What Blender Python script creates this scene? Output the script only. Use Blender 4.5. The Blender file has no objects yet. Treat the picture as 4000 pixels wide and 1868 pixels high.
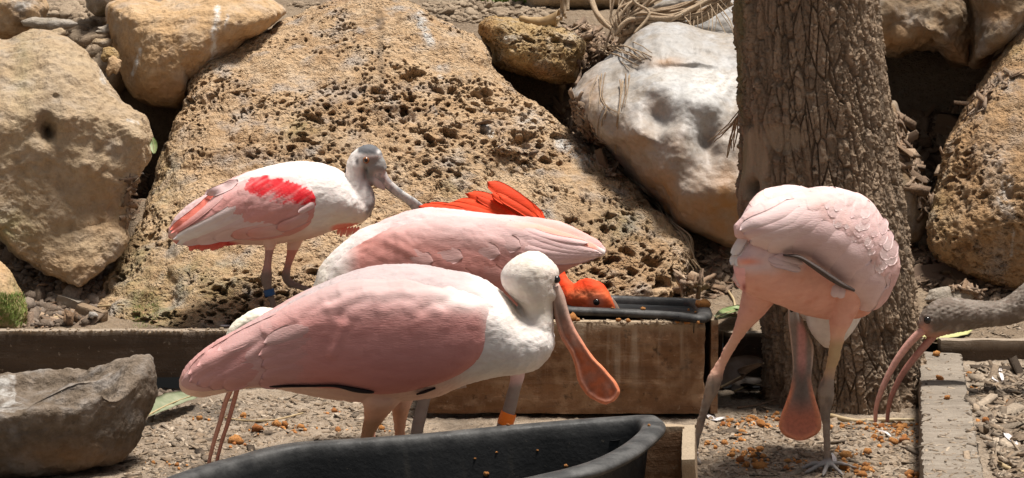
import bpy, math, random
import numpy as np
from mathutils import Vector, Matrix, Euler
random.seed(7)
RNG = np.random.default_rng(7)
SC = bpy.context.scene
COL = SC.collection
PI = math.pi

# ------------------------------------------------------------------ camera, sky, sun, exposure
CAM_H = 0.77
FPX = 7111.0                      # focal length in photo pixels (photo is 4000 px wide)
PITCH = math.atan(566 / FPX)
cd = bpy.data.cameras.new('camera'); cam = bpy.data.objects.new('camera', cd); COL.objects.link(cam)
cd.sensor_width = 36; cd.lens = 64; cd.clip_start = 0.05; cd.clip_end = 200
cam.location = (0, 0, CAM_H); cam.rotation_euler = (PI / 2 - PITCH, 0, 0)
SC.camera = cam
SUN_EL, SUN_AZ = math.radians(78), math.radians(80)
w = bpy.data.worlds.new('World'); SC.world = w; w.use_nodes = True
nt = w.node_tree; nt.nodes.clear()
sky = nt.nodes.new('ShaderNodeTexSky'); sky.sky_type = 'NISHITA'; sky.sun_disc = False
sky.sun_elevation = SUN_EL; sky.sun_rotation = SUN_AZ; sky.air_density = 1.0; sky.dust_density = 3.0; sky.ozone_density = 0.6
bg = nt.nodes.new('ShaderNodeBackground'); bg.inputs['Strength'].default_value = 0.05
wo = nt.nodes.new('ShaderNodeOutputWorld')
hs = nt.nodes.new('ShaderNodeHueSaturation'); hs.inputs['Saturation'].default_value = 0.25   # thin bright cloud greys the blue
nt.links.new(sky.outputs[0], hs.inputs['Color']); nt.links.new(hs.outputs[0], bg.inputs[0]); nt.links.new(bg.outputs[0], wo.inputs[0])
sd = bpy.data.lights.new('sun', 'SUN'); sun = bpy.data.objects.new('sun', sd); COL.objects.link(sun)
sd.energy = 4.2; sd.angle = math.radians(14); sd.color = (1.0, 0.945, 0.875)
sdir = Vector((math.sin(SUN_AZ) * math.cos(SUN_EL), math.cos(SUN_AZ) * math.cos(SUN_EL), math.sin(SUN_EL)))
sun.rotation_euler = sdir.to_track_quat('Z', 'Y').to_euler(); sun.location = (0, 5, 8)
vs = SC.view_settings
vs.view_transform = 'Standard'; vs.look = 'None'; vs.gamma = 1; vs.use_curve_mapping = False; vs.exposure = 0.65
vs.use_white_balance = False
SC.cycles.max_bounces = 6; SC.cycles.diffuse_bounces = 4; SC.cycles.use_denoising = True

# ------------------------------------------------------------------ photo pixel <-> world
SP, CP = math.sin(PITCH), math.cos(PITCH)
def P(sx, sy, D):
    """world point at distance D (metres ahead) along the ray of photo pixel sx, sy"""
    sx, sy, D = np.asarray(sx, float), np.asarray(sy, float), np.asarray(D, float)
    cx, cy = (sx - 2000) / FPX, (934 - sy) / FPX
    t = D / (CP + cy * SP)
    return np.stack([cx * t, D + 0 * t, CAM_H + (-SP + cy * CP) * t], -1)
def proj(V):
    x, y, z = V[..., 0], V[..., 1], V[..., 2] - CAM_H
    f = y * CP - z * SP
    return 2000 + FPX * x / f, 934 - FPX * (y * SP + z * CP) / f

# ------------------------------------------------------------------ noise
def h32(ix, iy, iz, s):
    h = (ix.astype(np.int64) * 374761393 + iy.astype(np.int64) * 668265263 + iz.astype(np.int64) * 2147483647 + s * 974634777) & 0xffffffff
    h = ((h ^ (h >> 13)) * 1274126177) & 0xffffffff
    h = ((h ^ (h >> 16)) * 2246822519) & 0xffffffff
    return (h ^ (h >> 15)) & 0xffffffff
def r01(ix, iy, iz, s): return h32(ix, iy, iz, s) / 4294967296.0
_G = RNG.normal(size=(256, 3)); _G /= np.linalg.norm(_G, axis=1)[:, None]
def perlin(p, seed=0):
    i = np.floor(p).astype(np.int64); f = p - i
    u = f * f * f * (f * (f * 6 - 15) + 10)
    out = 0
    for dx in (0, 1):
        for dy in (0, 1):
            for dz in (0, 1):
                g = _G[h32(i[:, 0] + dx, i[:, 1] + dy, i[:, 2] + dz, seed) & 255]
                d = (g * (f - np.array([dx, dy, dz]))).sum(1)
                wt = (u[:, 0] if dx else 1 - u[:, 0]) * (u[:, 1] if dy else 1 - u[:, 1]) * (u[:, 2] if dz else 1 - u[:, 2])
                out = out + d * wt
    return out * 1.6
def fbm(p, octv=4, seed=0, gain=0.5):
    a, s, o = 1.0, 0, 0
    for k in range(octv):
        o = o + a * perlin(p * 2.03 ** k + 17.3 * k, seed + k); s += a; a *= gain
    return o / s
def worley(p, seed=0):
    i = np.floor(p).astype(np.int64); f = p - i
    F1 = np.full(len(p), 9.0); F2 = F1.copy(); cid = np.zeros(len(p))
    for dx in (-1, 0, 1):
        for dy in (-1, 0, 1):
            for dz in (-1, 0, 1):
                a, b, c = i[:, 0] + dx, i[:, 1] + dy, i[:, 2] + dz
                h = h32(a, b, c, seed)
                q = np.stack([(h & 1023) / 1023 + dx, ((h >> 10) & 1023) / 1023 + dy, ((h >> 20) & 1023) / 1023 + dz], 1) - f
                d = np.sqrt((q * q).sum(1))
                n = d < F1
                F2 = np.where(n, F1, np.minimum(F2, d)); cid = np.where(n, h / 4294967296.0, cid); F1 = np.where(n, d, F1)
    return F1, F2, cid
def sstep(a, b, x):
    t = np.clip((x - a) / (b - a), 0, 1); return t * t * (3 - 2 * t)
def lerp(a, b, t): return a + (b - a) * t
def mixc(c, d, t): return c * (1 - t[:, None]) + np.asarray(d) * t[:, None]

# ------------------------------------------------------------------ meshes and tags
def mesh_data(name, V, F, cols=None, attrs=None, smooth=True):
    V = np.asarray(V, np.float32)
    Fs = [np.asarray(f, np.int32) for f in (F if isinstance(F, list) else [F]) if len(f)]
    me = bpy.data.meshes.new(name)
    me.vertices.add(len(V)); me.vertices.foreach_set('co', V.ravel())
    loops = np.concatenate([f.ravel() for f in Fs]); tot = np.concatenate([np.full(len(f), f.shape[1], np.int32) for f in Fs])
    me.loops.add(len(loops)); me.loops.foreach_set('vertex_index', loops)
    me.polygons.add(len(tot)); st = np.zeros(len(tot), np.int32); st[1:] = np.cumsum(tot)[:-1]
    me.polygons.foreach_set('loop_start', st); me.polygons.foreach_set('loop_total', tot)
    if smooth: me.polygons.foreach_set('use_smooth', np.ones(len(tot), bool))
    if cols is not None:
        a = me.color_attributes.new('Col', 'FLOAT_COLOR', 'POINT')
        a.data.foreach_set('color', np.concatenate([np.clip(cols, 0, 1), np.ones((len(cols), 1))], 1).astype(np.float32).ravel())
    for k, v in (attrs or {}).items():
        a = me.attributes.new(k, 'FLOAT', 'POINT'); a.data.foreach_set('value', np.asarray(v, np.float32))
    me.update(); me.validate()
    return me
def mk(name, V, F, mat=None, parent=None, cols=None, attrs=None, smooth=True, loc=None):
    V = np.asarray(V, float)
    off = np.array(loc if loc is not None else ((0, 0, 0) if parent is None else root_of(parent).location), float)
    me = mesh_data(name, V - off, F, cols, attrs, smooth)
    o = bpy.data.objects.new(name, me); COL.objects.link(o)
    if mat: me.materials.append(mat)
    if parent is not None: o.parent = parent
    else: o.location = off
    return o
def root_of(o):
    while o.parent is not None: o = o.parent
    return o
def tag(o, label=None, cat=None, group=None, kind=None):
    if label: o['label'] = label
    if cat: o['category'] = cat
    if group: o['group'] = group
    if kind: o['kind'] = kind
    return o
def empty(name, loc, label, cat, group=None):
    o = bpy.data.objects.new(name, None); COL.objects.link(o); o.location = loc; o.empty_display_size = 0.05
    return tag(o, label, cat, group)
def normals(V, F):
    N = np.zeros_like(V)
    for f in (F if isinstance(F, list) else [F]):
        n = np.cross(V[f[:, 1]] - V[f[:, 0]], V[f[:, 2]] - V[f[:, 0]])
        if f.shape[1] == 4: n = n + np.cross(V[f[:, 2]] - V[f[:, 0]], V[f[:, 3]] - V[f[:, 0]])
        for k in range(f.shape[1]): np.add.at(N, f[:, k], n)
    return N / (np.linalg.norm(N, axis=1)[:, None] + 1e-12)
def grid_faces(n, m, wrap=False):
    """n rows of m vertices"""
    i = np.arange(n - 1)[:, None] * m; j = np.arange(m if wrap else m - 1)[None, :]; j2 = (j + 1) % m
    return np.stack([i + j, i + j2, i + m + j2, i + m + j], -1).reshape(-1, 4)
def join(parts):
    Vs, q, t, o = [], [], [], 0
    for V, F in parts:
        for f in (F if isinstance(F, list) else [F]):
            (q if f.shape[1] == 4 else t).append(f + o)
        Vs.append(V); o += len(V)
    return np.concatenate(Vs), [np.concatenate(x) for x in (q, t) if x]
def crom(K, n, closed=False):
    """resample rows of K by Catmull-Rom, even in the length of the first columns"""
    K = np.asarray(K, float)
    L = np.linalg.norm(np.diff(K[:, :3], axis=0), axis=1) + 1e-9
    if closed:
        L = np.append(L, np.linalg.norm(K[0, :3] - K[-1, :3]) + 1e-9); Kp = np.vstack([K[-1], K, K[0], K[1]])
    else: Kp = np.vstack([2 * K[0] - K[1], K, 2 * K[-1] - K[-2]])
    s = np.concatenate([[0], np.cumsum(L)])
    t = np.linspace(0, s[-1], n, endpoint=not closed)
    k = np.clip(np.searchsorted(s, t, 'right') - 1, 0, len(L) - 1)
    u = ((t - s[k]) / L[k])[:, None]
    a, b, c, d = Kp[k], Kp[k + 1], Kp[k + 2], Kp[k + 3]
    return 0.5 * (2 * b + (c - a) * u + (2 * a - 5 * b + 4 * c - d) * u ** 2 + (3 * b - a - 3 * c + d) * u ** 3)
def loft(stations, n=60, m=36, sq=1.0):
    """stations: (ax, ay, bx, by, D[, w]) - a section's two ends in photo pixels, its distance, its half depth in metres"""
    K = []
    for s in stations:
        A, B = P(s[0], s[1], s[4]), P(s[2], s[3], s[4])
        wd = s[5] if len(s) > 5 and s[5] is not None else np.linalg.norm(A - B) / 2
        K.append(np.concatenate([(A + B) / 2, (A - B) / 2, [wd]]))
    R = crom(K, n); R[:, 6] = np.maximum(R[:, 6], 0.0008)
    th = np.linspace(0, 2 * PI, m, endpoint=False)
    c, s = np.cos(th), np.sin(th)
    c, s = np.sign(c) * abs(c) ** sq, np.sign(s) * abs(s) ** sq
    V = R[:, None, :3] + R[:, None, 3:6] * c[None, :, None]
    V[:, :, 1] += R[:, None, 6] * s[None, :]
    V = V.reshape(-1, 3)
    F = grid_faces(n, m, True)
    j = np.arange(m); j2 = (j + 1) % m
    V = np.vstack([V, R[0, :3], R[-1, :3]]); e = n * m
    T = np.vstack([np.stack([np.full(m, e), j2, j], 1), np.stack([np.full(m, e + 1), (n - 1) * m + j, (n - 1) * m + j2], 1)])
    N = normals(V, [F, T])
    if (N[:n * m].reshape(n, m, 3) * (V[:n * m].reshape(n, m, 3) - R[:, None, :3])).sum() < 0: F, T = F[:, ::-1], T[:, ::-1]
    return V, [F, T]
def tube(pts, rads, n=None, m=8):
    """tube through world points"""
    pts = np.asarray(pts, float); rads = np.broadcast_to(np.asarray(rads, float), (len(pts),))
    R = crom(np.column_stack([pts, rads]), n or len(pts) * 4)
    C = R[:, :3]; T = np.gradient(C, axis=0); T /= np.linalg.norm(T, axis=1)[:, None] + 1e-12
    up = np.array([0.3, 0.9, 0.31]); A = np.cross(T, up); A /= np.linalg.norm(A, axis=1)[:, None] + 1e-9; B = np.cross(T, A)
    th = np.linspace(0, 2 * PI, m, endpoint=False)
    V = C[:, None] + R[:, 3][:, None, None] * (A[:, None] * np.cos(th)[None, :, None] + B[:, None] * np.sin(th)[None, :, None])
    k = len(C); V = np.vstack([V.reshape(-1, 3), C[0], C[-1]]); j = np.arange(m); j2 = (j + 1) % m
    Tr = np.vstack([np.stack([np.full(m, k * m), j2, j], 1), np.stack([np.full(m, k * m + 1), (k - 1) * m + j, (k - 1) * m + j2], 1)])
    return V, [grid_faces(k, m, True), Tr]
def remesh(parts, voxel, it=6, fac=0.5):
    V, F = join(parts)
    me = mesh_data('tmp', V, F); o = bpy.data.objects.new('tmp', me); COL.objects.link(o)
    md = o.modifiers.new('r', 'REMESH'); md.mode = 'VOXEL'; md.voxel_size = voxel
    ms = o.modifiers.new('s', 'SMOOTH'); ms.iterations = it; ms.factor = fac
    ev = o.evaluated_get(bpy.context.evaluated_depsgraph_get()); m2 = ev.to_mesh()
    Vo = np.empty(len(m2.vertices) * 3, np.float32); m2.vertices.foreach_get('co', Vo)
    lt = np.empty(len(m2.polygons), np.int32); m2.polygons.foreach_get('loop_total', lt)
    li = np.empty(len(m2.loops), np.int32); m2.loops.foreach_get('vertex_index', li)
    ev.to_mesh_clear(); bpy.data.objects.remove(o); bpy.data.meshes.remove(me)
    assert (lt == 4).all()
    return Vo.reshape(-1, 3).astype(float), li.reshape(-1, 4)
def in_poly(px, py, poly):
    poly = np.asarray(poly, float); c = np.zeros(len(px), bool); j = len(poly) - 1
    for i in range(len(poly)):
        (xi, yi), (xj, yj) = poly[i], poly[j]
        c ^= ((yi > py) != (yj > py)) & (px < (xj - xi) * (py - yi) / (yj - yi + 1e-12) + xi); j = i
    return c
def seg_dist(px, py, pts):
    d = np.full(len(px), 1e9)
    for (x0, y0), (x1, y1) in zip(pts[:-1], pts[1:]):
        L = (x1 - x0) ** 2 + (y1 - y0) ** 2 + 1e-9
        t = np.clip(((px - x0) * (x1 - x0) + (py - y0) * (y1 - y0)) / L, 0, 1)
        d = np.minimum(d, np.hypot(px - x0 - t * (x1 - x0), py - y0 - t * (y1 - y0)))
    return d

# ------------------------------------------------------------------ materials
class NB:
    def __init__(s, name):
        s.m = bpy.data.materials.new(name); s.m.use_nodes = True; s.t = s.m.node_tree; s.t.nodes.clear()
        s.out = s.n('ShaderNodeOutputMaterial'); s.b = s.n('ShaderNodeBsdfPrincipled'); s.l(s.b.outputs[0], s.out.inputs[0])
        s.co = s.n('ShaderNodeTexCoord').outputs['Object']
    def n(s, t): return s.t.nodes.new(t)
    def l(s, a, b): s.t.links.new(a, b)
    def mapped(s, sc=(1, 1, 1), rot=(0, 0, 0)):
        m = s.n('ShaderNodeMapping'); m.inputs['Scale'].default_value = sc; m.inputs['Rotation'].default_value = rot; s.l(s.co, m.inputs[0]); return m.outputs[0]
    def noise(s, scale, detail=4, rough=0.55, vec=None, dist=0):
        n = s.n('ShaderNodeTexNoise'); n.inputs['Scale'].default_value = scale; n.inputs['Detail'].default_value = detail
        n.inputs['Roughness'].default_value = rough; n.inputs['Distortion'].default_value = dist
        s.l(vec if vec is not None else s.co, n.inputs['Vector']); return n.outputs[0]
    def ramp(s, fac, stops):
        r = s.n('ShaderNodeValToRGB'); e = r.color_ramp.elements
        while len(e) < len(stops): e.new(0.5)
        for x, (p, c) in zip(e, stops):
            x.position = p; x.color = (*(c if hasattr(c, '__len__') else (c, c, c)), 1)
        s.l(fac, r.inputs[0]); return r.outputs[0]
    def mix(s, fac, a, b, mode='MIX'):
        n = s.n('ShaderNodeMix'); n.data_type = 'RGBA'; n.blend_type = mode
        for v, i in ((fac, 0), (a, 6), (b, 7)):
            if hasattr(v, 'node'): s.l(v, n.inputs[i])
            elif i == 0: n.inputs[0].default_value = v
            else: n.inputs[i].default_value = (*v, 1)
        return n.outputs[2]
    def attr(s, name, col=False):
        a = s.n('ShaderNodeAttribute'); a.attribute_name = name; return a.outputs['Color' if col else 'Fac']
    def math(s, op, a, b):
        n = s.n('ShaderNodeMath'); n.operation = op
        for v, i in ((a, 0), (b, 1)):
            if hasattr(v, 'node'): s.l(v, n.inputs[i])
            else: n.inputs[i].default_value = v
        return n.outputs[0]
    def finish(s, col, rough=0.85, bump=None, dist=0.003, strength=1.0, spec=0.3, **kw):
        if hasattr(col, 'node'): s.l(col, s.b.inputs['Base Color'])
        else: s.b.inputs['Base Color'].default_value = (*col, 1)
        if hasattr(rough, 'node'): s.l(rough, s.b.inputs['Roughness'])
        else: s.b.inputs['Roughness'].default_value = rough
        s.b.inputs['Specular IOR Level'].default_value = spec
        for k, v in kw.items(): s.b.inputs[k].default_value = v
        if bump is not None:
            bn = s.n('ShaderNodeBump'); bn.inputs['Distance'].default_value = dist; bn.inputs['Strength'].default_value = strength
            s.l(bump, bn.inputs['Height']); s.l(bn.outputs[0], s.b.inputs['Normal'])
        return s.m
def rock_mat(name, c1, c2, c3, scale=4, bump=0.004, fine=90, rough=0.9, pores=False, patch=0.45):
    b = NB(name)
    n1, n2, n3 = b.noise(scale, 7, 0.6, dist=0.4), b.noise(scale * 4.1, 6, 0.6), b.noise(fine, 5, 0.65)
    col = b.ramp(n1, [(0.32, c1), (0.68, c2)])
    col = b.mix(b.ramp(n2, [(0.45, 0), (0.72, 1)]), col, c3)
    col = b.mix(b.ramp(b.noise(scale * 1.7 + 3, 5), [(0.52, 0), (0.72, patch)]), col, tuple(0.3 + 0.25 * x for x in c1))
    col = b.mix(1.0, col, b.ramp(n3, [(0.25, 0.72), (0.5, 1.0), (0.78, 1.2)]), 'MULTIPLY')
    br = b.ramp(b.noise(38, 6, 0.7), [(0.38, 0), (0.6, 1)])
    col = b.mix(b.math('MULTIPLY', b.attr('moss'), b.ramp(b.noise(22, 6, 0.7), [(0.35, 0.15), (0.65, 1)])), col, (0.125, 0.15, 0.035))
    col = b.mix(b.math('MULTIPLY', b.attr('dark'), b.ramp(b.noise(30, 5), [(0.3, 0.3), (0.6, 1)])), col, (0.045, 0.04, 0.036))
    col = b.mix(b.math('MULTIPLY', b.attr('rust'), b.ramp(b.noise(12, 5), [(0.3, 0.3), (0.6, 1)])), col, (0.36, 0.19, 0.075))
    col = b.mix(b.math('MULTIPLY', b.attr('stain'), br), col, (0.68, 0.67, 0.64))
    h = b.math('ADD', b.math('MULTIPLY', b.noise(fine, 8, 0.7), 1.0), b.math('MULTIPLY', b.noise(fine * 0.25, 6, 0.6), 1.6))
    if pores:
        wv = b.n('ShaderNodeVectorMath'); wv.operation = 'ADD'; nz = b.n('ShaderNodeTexNoise'); nz.inputs['Scale'].default_value = 30; b.l(b.co, nz.inputs['Vector'])
        sc_ = b.n('ShaderNodeVectorMath'); sc_.operation = 'SCALE'; sc_.inputs['Scale'].default_value = 0.02; b.l(nz.outputs['Color'], sc_.inputs[0]); b.l(b.co, wv.inputs[0]); b.l(sc_.outputs[0], wv.inputs[1])
        for scv, wt in ((75, 0.8), (150, 0.5)):
            v = b.n('ShaderNodeTexVoronoi'); v.inputs['Scale'].default_value = scv; b.l(wv.outputs[0], v.inputs['Vector'])
            mk_ = b.ramp(b.noise(7 if scv < 100 else 12, 3), [(0.42, 0), (0.6, 1)])
            h = b.math('SUBTRACT', h, b.math('MULTIPLY', b.math('MULTIPLY', b.ramp(v.outputs['Distance'], [(0.15, 1), (0.45, 0)]), mk_), wt))
    return b.finish(col, rough, h, bump, 1.0, 0.2)
M = {}
TAN = (0.40, 0.30, 0.19)
M['rock_tan'] = rock_mat('tan_limestone', (0.46, 0.35, 0.225), (0.34, 0.235, 0.14), (0.43, 0.335, 0.235), 3.6, 0.009, 55)
M['rock_brown'] = rock_mat('brown_limestone', (0.50, 0.335, 0.185), (0.40, 0.25, 0.125), (0.50, 0.365, 0.235), 4, 0.007, 55)
M['rock_pit'] = rock_mat('pitted_limestone', (0.62, 0.43, 0.255), (0.43, 0.27, 0.145), (0.64, 0.48, 0.32), 4.5, 0.016, 60, pores=True, patch=0.8)
M['rock_yellow'] = rock_mat('yellow_limestone', (0.48, 0.33, 0.15), (0.34, 0.215, 0.095), (0.46, 0.34, 0.20), 7, 0.012, 60, pores=True)
M['rock_white'] = rock_mat('pale_limestone', (0.36, 0.345, 0.325), (0.28, 0.215, 0.15), (0.40, 0.395, 0.39), 3, 0.0018, 70, rough=0.42)
M['rock_orange'] = rock_mat('ochre_limestone', (0.44, 0.275, 0.14), (0.32, 0.19, 0.095), (0.40, 0.28, 0.175), 5, 0.010, 60, pores=True)
M['rock_dark'] = rock_mat('dark_brown_limestone', (0.23, 0.155, 0.09), (0.145, 0.092, 0.05), (0.28, 0.215, 0.145), 5, 0.004, 60)  # darker brown base colour for the stones at the right
M['rock_grey'] = rock_mat('grey_limestone', (0.36, 0.31, 0.25), (0.25, 0.205, 0.155), (0.40, 0.35, 0.29), 8, 0.006, 80)
M['rock_bowl'] = rock_mat('hewn_stone', (0.20, 0.155, 0.115), (0.12, 0.088, 0.06), (0.26, 0.21, 0.165), 7, 0.006, 90)

def feather_mat(name, bump=0.0011, sheen=0.0, sss=0.03):
    b = NB(name)
    col = b.attr('Col', True)
    st = b.noise(48, 4, 0.6, b.mapped((0.5, 1, 1.6), (0, 0.45, 0)))
    col = b.mix(1.0, col, b.ramp(st, [(0.3, (0.94, 0.89, 0.89)), (0.55, (1, 1, 1)), (0.8, (1.05, 1.06, 1.06))]), 'MULTIPLY')
    h = b.math('ADD', b.noise(330, 3, 0.6, b.mapped((0.3, 1, 1.6), (0, 0.35, 0))), b.math('MULTIPLY', st, 1.5))
    return b.finish(col, 0.75, h, bump, 0.7, 0.25, **{'Sheen Weight': sheen, 'Sheen Roughness': 0.5, 'Subsurface Weight': sss, 'Subsurface Scale': 0.01})
M['feather'] = feather_mat('plumage')
def skin_mat(name, rough=0.5, bump=0.0008):
    b = NB(name); col = b.attr('Col', True)
    n = b.noise(140, 5, 0.6)
    col = b.mix(1.0, col, b.ramp(n, [(0.3, 0.8), (0.55, 1.0), (0.8, 1.12)]), 'MULTIPLY')
    return b.finish(col, rough, n, bump, 0.8, 0.4)
M['bill'] = skin_mat('horn_bill', 0.45)
def plain(name, c, rough=0.6, spec=0.4, bs=None, bd=0.002, var=0.25):
    b = NB(name); n = b.noise(bs or 40, 5, 0.6)
    col = b.mix(1.0, c, b.ramp(n, [(0.3, 1 - var), (0.7, 1 + var)]), 'MULTIPLY')
    return b.finish(col, rough, n, bd, 1.0, spec)
M['eye'] = plain('eye_black', (0.008, 0.006, 0.005), 0.08, 0.6, bd=0, var=0)
M['iris'] = plain('iris_brown', (0.24, 0.09, 0.03), 0.25, 0.5, bd=0, var=0.1)
M['band_blue'] = plain('blue_plastic', (0.012, 0.07, 0.20), 0.4, bd=0.0002)
M['band_orange'] = plain('orange_plastic', (0.85, 0.20, 0.012), 0.4, bd=0.0002, var=0.12)
def soil_mat():
    b = NB('damp_soil')
    n1, n2, n3 = b.noise(5, 6), b.noise(32, 6, 0.65), b.noise(150, 4, 0.6)
    col = b.ramp(n1, [(0.35, (0.44, 0.345, 0.25)), (0.65, (0.27, 0.20, 0.135))])
    col = b.mix(b.ramp(n2, [(0.45, 0), (0.7, 0.8)]), col, (0.46, 0.37, 0.28))
    col = b.mix(b.ramp(b.noise(70, 5, 0.7), [(0.55, 0), (0.68, 0.85)]), col, (0.055, 0.042, 0.032))
    col = b.mix(b.ramp(b.noise(48, 5, 0.7, b.mapped((1, 0.6, 1))), [(0.60, 0), (0.70, 0.7)]), col, (0.50, 0.45, 0.38))
    col = b.mix(b.ramp(b.noise(9, 5, 0.6), [(0.5, 0), (0.66, 0.6)]), col, (0.15, 0.108, 0.072))
    col = b.mix(b.attr('wet_and_shade'), col, (0.05, 0.042, 0.035))
    ro = b.ramp(b.noise(9, 4), [(0.4, 0.42), (0.6, 0.9)])
    h = b.math('ADD', b.math('MULTIPLY', n2, 1.6), b.math('MULTIPLY', n3, 0.8))
    return b.finish(col, ro, h, 0.014, 1.0, 0.4)
M['soil'] = soil_mat()
def soil2():
    b = NB('dry_soil')
    n1, n2, n3 = b.noise(3.5, 6), b.noise(45, 6, 0.65), b.noise(150, 4, 0.6)
    col = b.ramp(n1, [(0.35, (0.33, 0.245, 0.165)), (0.65, (0.23, 0.165, 0.11))])
    col = b.mix(b.ramp(n2, [(0.45, 0), (0.7, 0.7)]), col, (0.42, 0.33, 0.24))
    col = b.mix(b.ramp(b.noise(90, 5, 0.7), [(0.55, 0), (0.68, 0.85)]), col, (0.08, 0.058, 0.04))
    col = b.mix(b.attr('wet_and_shade'), col, (0.035, 0.026, 0.02))  # dark tone that paints shade into the cave hollows
    h = b.math('ADD', b.math('MULTIPLY', n2, 1.6), b.math('MULTIPLY', n3, 0.8))
    return b.finish(col, 0.95, h, 0.016, 1.0, 0.2)
M['soil_dry'] = soil2()
def wood_mat(name, c1, c2, pale, axis=0, edge=0.0, stains=False):
    b = NB(name)
    sc = [26, 26, 26]; sc[axis] = 1.6
    g = b.noise(1.0, 7, 0.65, b.mapped(tuple(sc)), 0.6)
    n2, n3 = b.noise(9, 6, 0.6), b.noise(55, 5, 0.7)
    col = b.ramp(g, [(0.3, c1), (0.7, c2)])
    col = b.mix(b.ramp(n2, [(0.45, 0), (0.75, 0.7)]), col, tuple(x * 0.55 for x in c1))
    col = b.mix(b.ramp(n3, [(0.62, 0), (0.72, 0.75)]), col, pale)
    if stains:
        col = b.mix(b.ramp(b.noise(20, 6, 0.65), [(0.46, 0), (0.64, 0.75)]), col, (0.36, 0.23, 0.135))
        col = b.mix(b.ramp(b.noise(34, 5, 0.7), [(0.58, 0), (0.68, 0.8)]), col, (0.055, 0.033, 0.02))
        s = b.noise(1.0, 4, 0.55, b.mapped((46, 1, 3.0)), 0.3)
        col = b.mix(b.math('MULTIPLY', b.ramp(s, [(0.50, 0), (0.66, 0.8)]), b.attr('streak')), col, (0.44, 0.34, 0.24))
    col = b.mix(b.attr('edge'), col, pale)
    h = b.math('ADD', b.math('MULTIPLY', g, 1.5), b.math('ADD', n3, b.math('MULTIPLY', n2, 1.2)))
    return b.finish(col, 0.85, h, 0.007, 1.0, 0.25)
M['plank'] = wood_mat('weathered_plank', (0.095, 0.064, 0.042), (0.058, 0.038, 0.025), (0.36, 0.29, 0.22))
M['boxwood'] = wood_mat('stained_boxwood', (0.26, 0.14, 0.07), (0.155, 0.08, 0.04), (0.40, 0.31, 0.21), stains=True)
M['timber'] = wood_mat('grey_timber', (0.31, 0.265, 0.215), (0.18, 0.145, 0.11), (0.46, 0.415, 0.35), axis=0)
M['endgrain'] = wood_mat('sawn_wood', (0.30, 0.215, 0.135), (0.20, 0.135, 0.085), (0.38, 0.30, 0.21), axis=2)
def tub_mat():
    b = NB('black_rubber')
    n1, n2 = b.noise(6, 5), b.noise(70, 5, 0.7)
    col = b.ramp(n1, [(0.35, (0.007, 0.0074, 0.0078)), (0.65, (0.014, 0.0144, 0.0148))])
    sm = b.noise(1.0, 5, 0.6, b.mapped((26, 26, 5)), 0.5)
    col = b.mix(b.ramp(sm, [(0.58, 0), (0.72, 0.12)]), col, (0.16, 0.135, 0.10))
    col = b.mix(b.ramp(n2, [(0.66, 0), (0.74, 0.5)]), col, (0.20, 0.165, 0.12))
    col = b.mix(b.math('MULTIPLY', b.attr('edge'), b.ramp(b.noise(24, 6, 0.65), [(0.40, 0.25), (0.66, 0.8)])), col, (0.125, 0.122, 0.117))
    ro = b.ramp(b.noise(30, 4), [(0.35, 0.42), (0.65, 0.68)])
    return b.finish(col, ro, b.noise(120, 5, 0.6), 0.0012, 0.8, 0.22)
M['tub'] = tub_mat()
def bark_mat():
    b = NB('furrowed_bark')
    g = b.noise(1.0, 6, 0.65, b.mapped((30, 30, 7)), 0.8)
    col = b.ramp(g, [(0.3, (0.36, 0.27, 0.19)), (0.55, (0.255, 0.185, 0.127)), (0.75, (0.46, 0.365, 0.275))])
    col = b.mix(b.ramp(b.noise(5, 5), [(0.5, 0), (0.75, 0.5)]), col, (0.30, 0.215, 0.15))
    col = b.mix(b.ramp(b.noise(80, 5, 0.7), [(0.58, 0), (0.70, 0.6)]), col, (0.38, 0.33, 0.27))
    col = b.mix(1.0, col, b.ramp(b.attr('plate'), [(0.15, (0.62, 0.62, 0.62)), (0.55, (1, 0.99, 0.98)), (0.9, (1.22, 1.2, 1.17))]), 'MULTIPLY')
    col = b.mix(b.attr('bare'), col, b.ramp(b.noise(1.0, 5, 0.6, b.mapped((40, 40, 5))), [(0.35, (0.42, 0.32, 0.22)), (0.65, (0.29, 0.225, 0.155))]))
    col = b.mix(b.attr('moss'), col, (0.20, 0.19, 0.085))
    col = b.mix(b.attr('dark'), col, (0.03, 0.022, 0.017))
    h = b.math('ADD', b.math('MULTIPLY', g, 1.4), b.noise(1.0, 6, 0.7, b.mapped((60, 60, 110))))
    return b.finish(col, 0.92, h, 0.010, 1.0, 0.2)
M['bark'] = bark_mat()
def chip_mat(name, cols, sc=9):
    b = NB(name)
    oi = b.n('ShaderNodeObjectInfo')
    nz = b.noise(sc, 2, 0.5)
    v = b.math('FRACT', b.math('ADD', b.math('MULTIPLY', b.attr('tone'), 1.0), b.math('MULTIPLY', oi.outputs['Random'], 3.7)), 0)
    k = len(cols)
    col = b.ramp(v, [(i / max(k - 1, 1), c) for i, c in enumerate(cols)])
    col = b.mix(1.0, col, b.ramp(b.noise(170, 4, 0.7), [(0.3, 0.65), (0.7, 1.25)]), 'MULTIPLY')
    return b.finish(col, 0.85, b.noise(180, 4, 0.7), 0.003, 1.0, 0.3)
M['chip'] = chip_mat('wood_chip', [(0.13, 0.085, 0.055), (0.30, 0.19, 0.115), (0.22, 0.15, 0.10), (0.42, 0.30, 0.20), (0.17, 0.11, 0.075), (0.33, 0.24, 0.17)])
M['mudchip'] = chip_mat('muddy_chip', [(0.13, 0.09, 0.058), (0.35, 0.265, 0.185), (0.22, 0.155, 0.10), (0.46, 0.37, 0.275), (0.08, 0.055, 0.036), (0.38, 0.30, 0.22)])
M['clod'] = chip_mat('soil_clod', [(0.24, 0.175, 0.115), (0.34, 0.26, 0.18), (0.29, 0.215, 0.145)])
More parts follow.
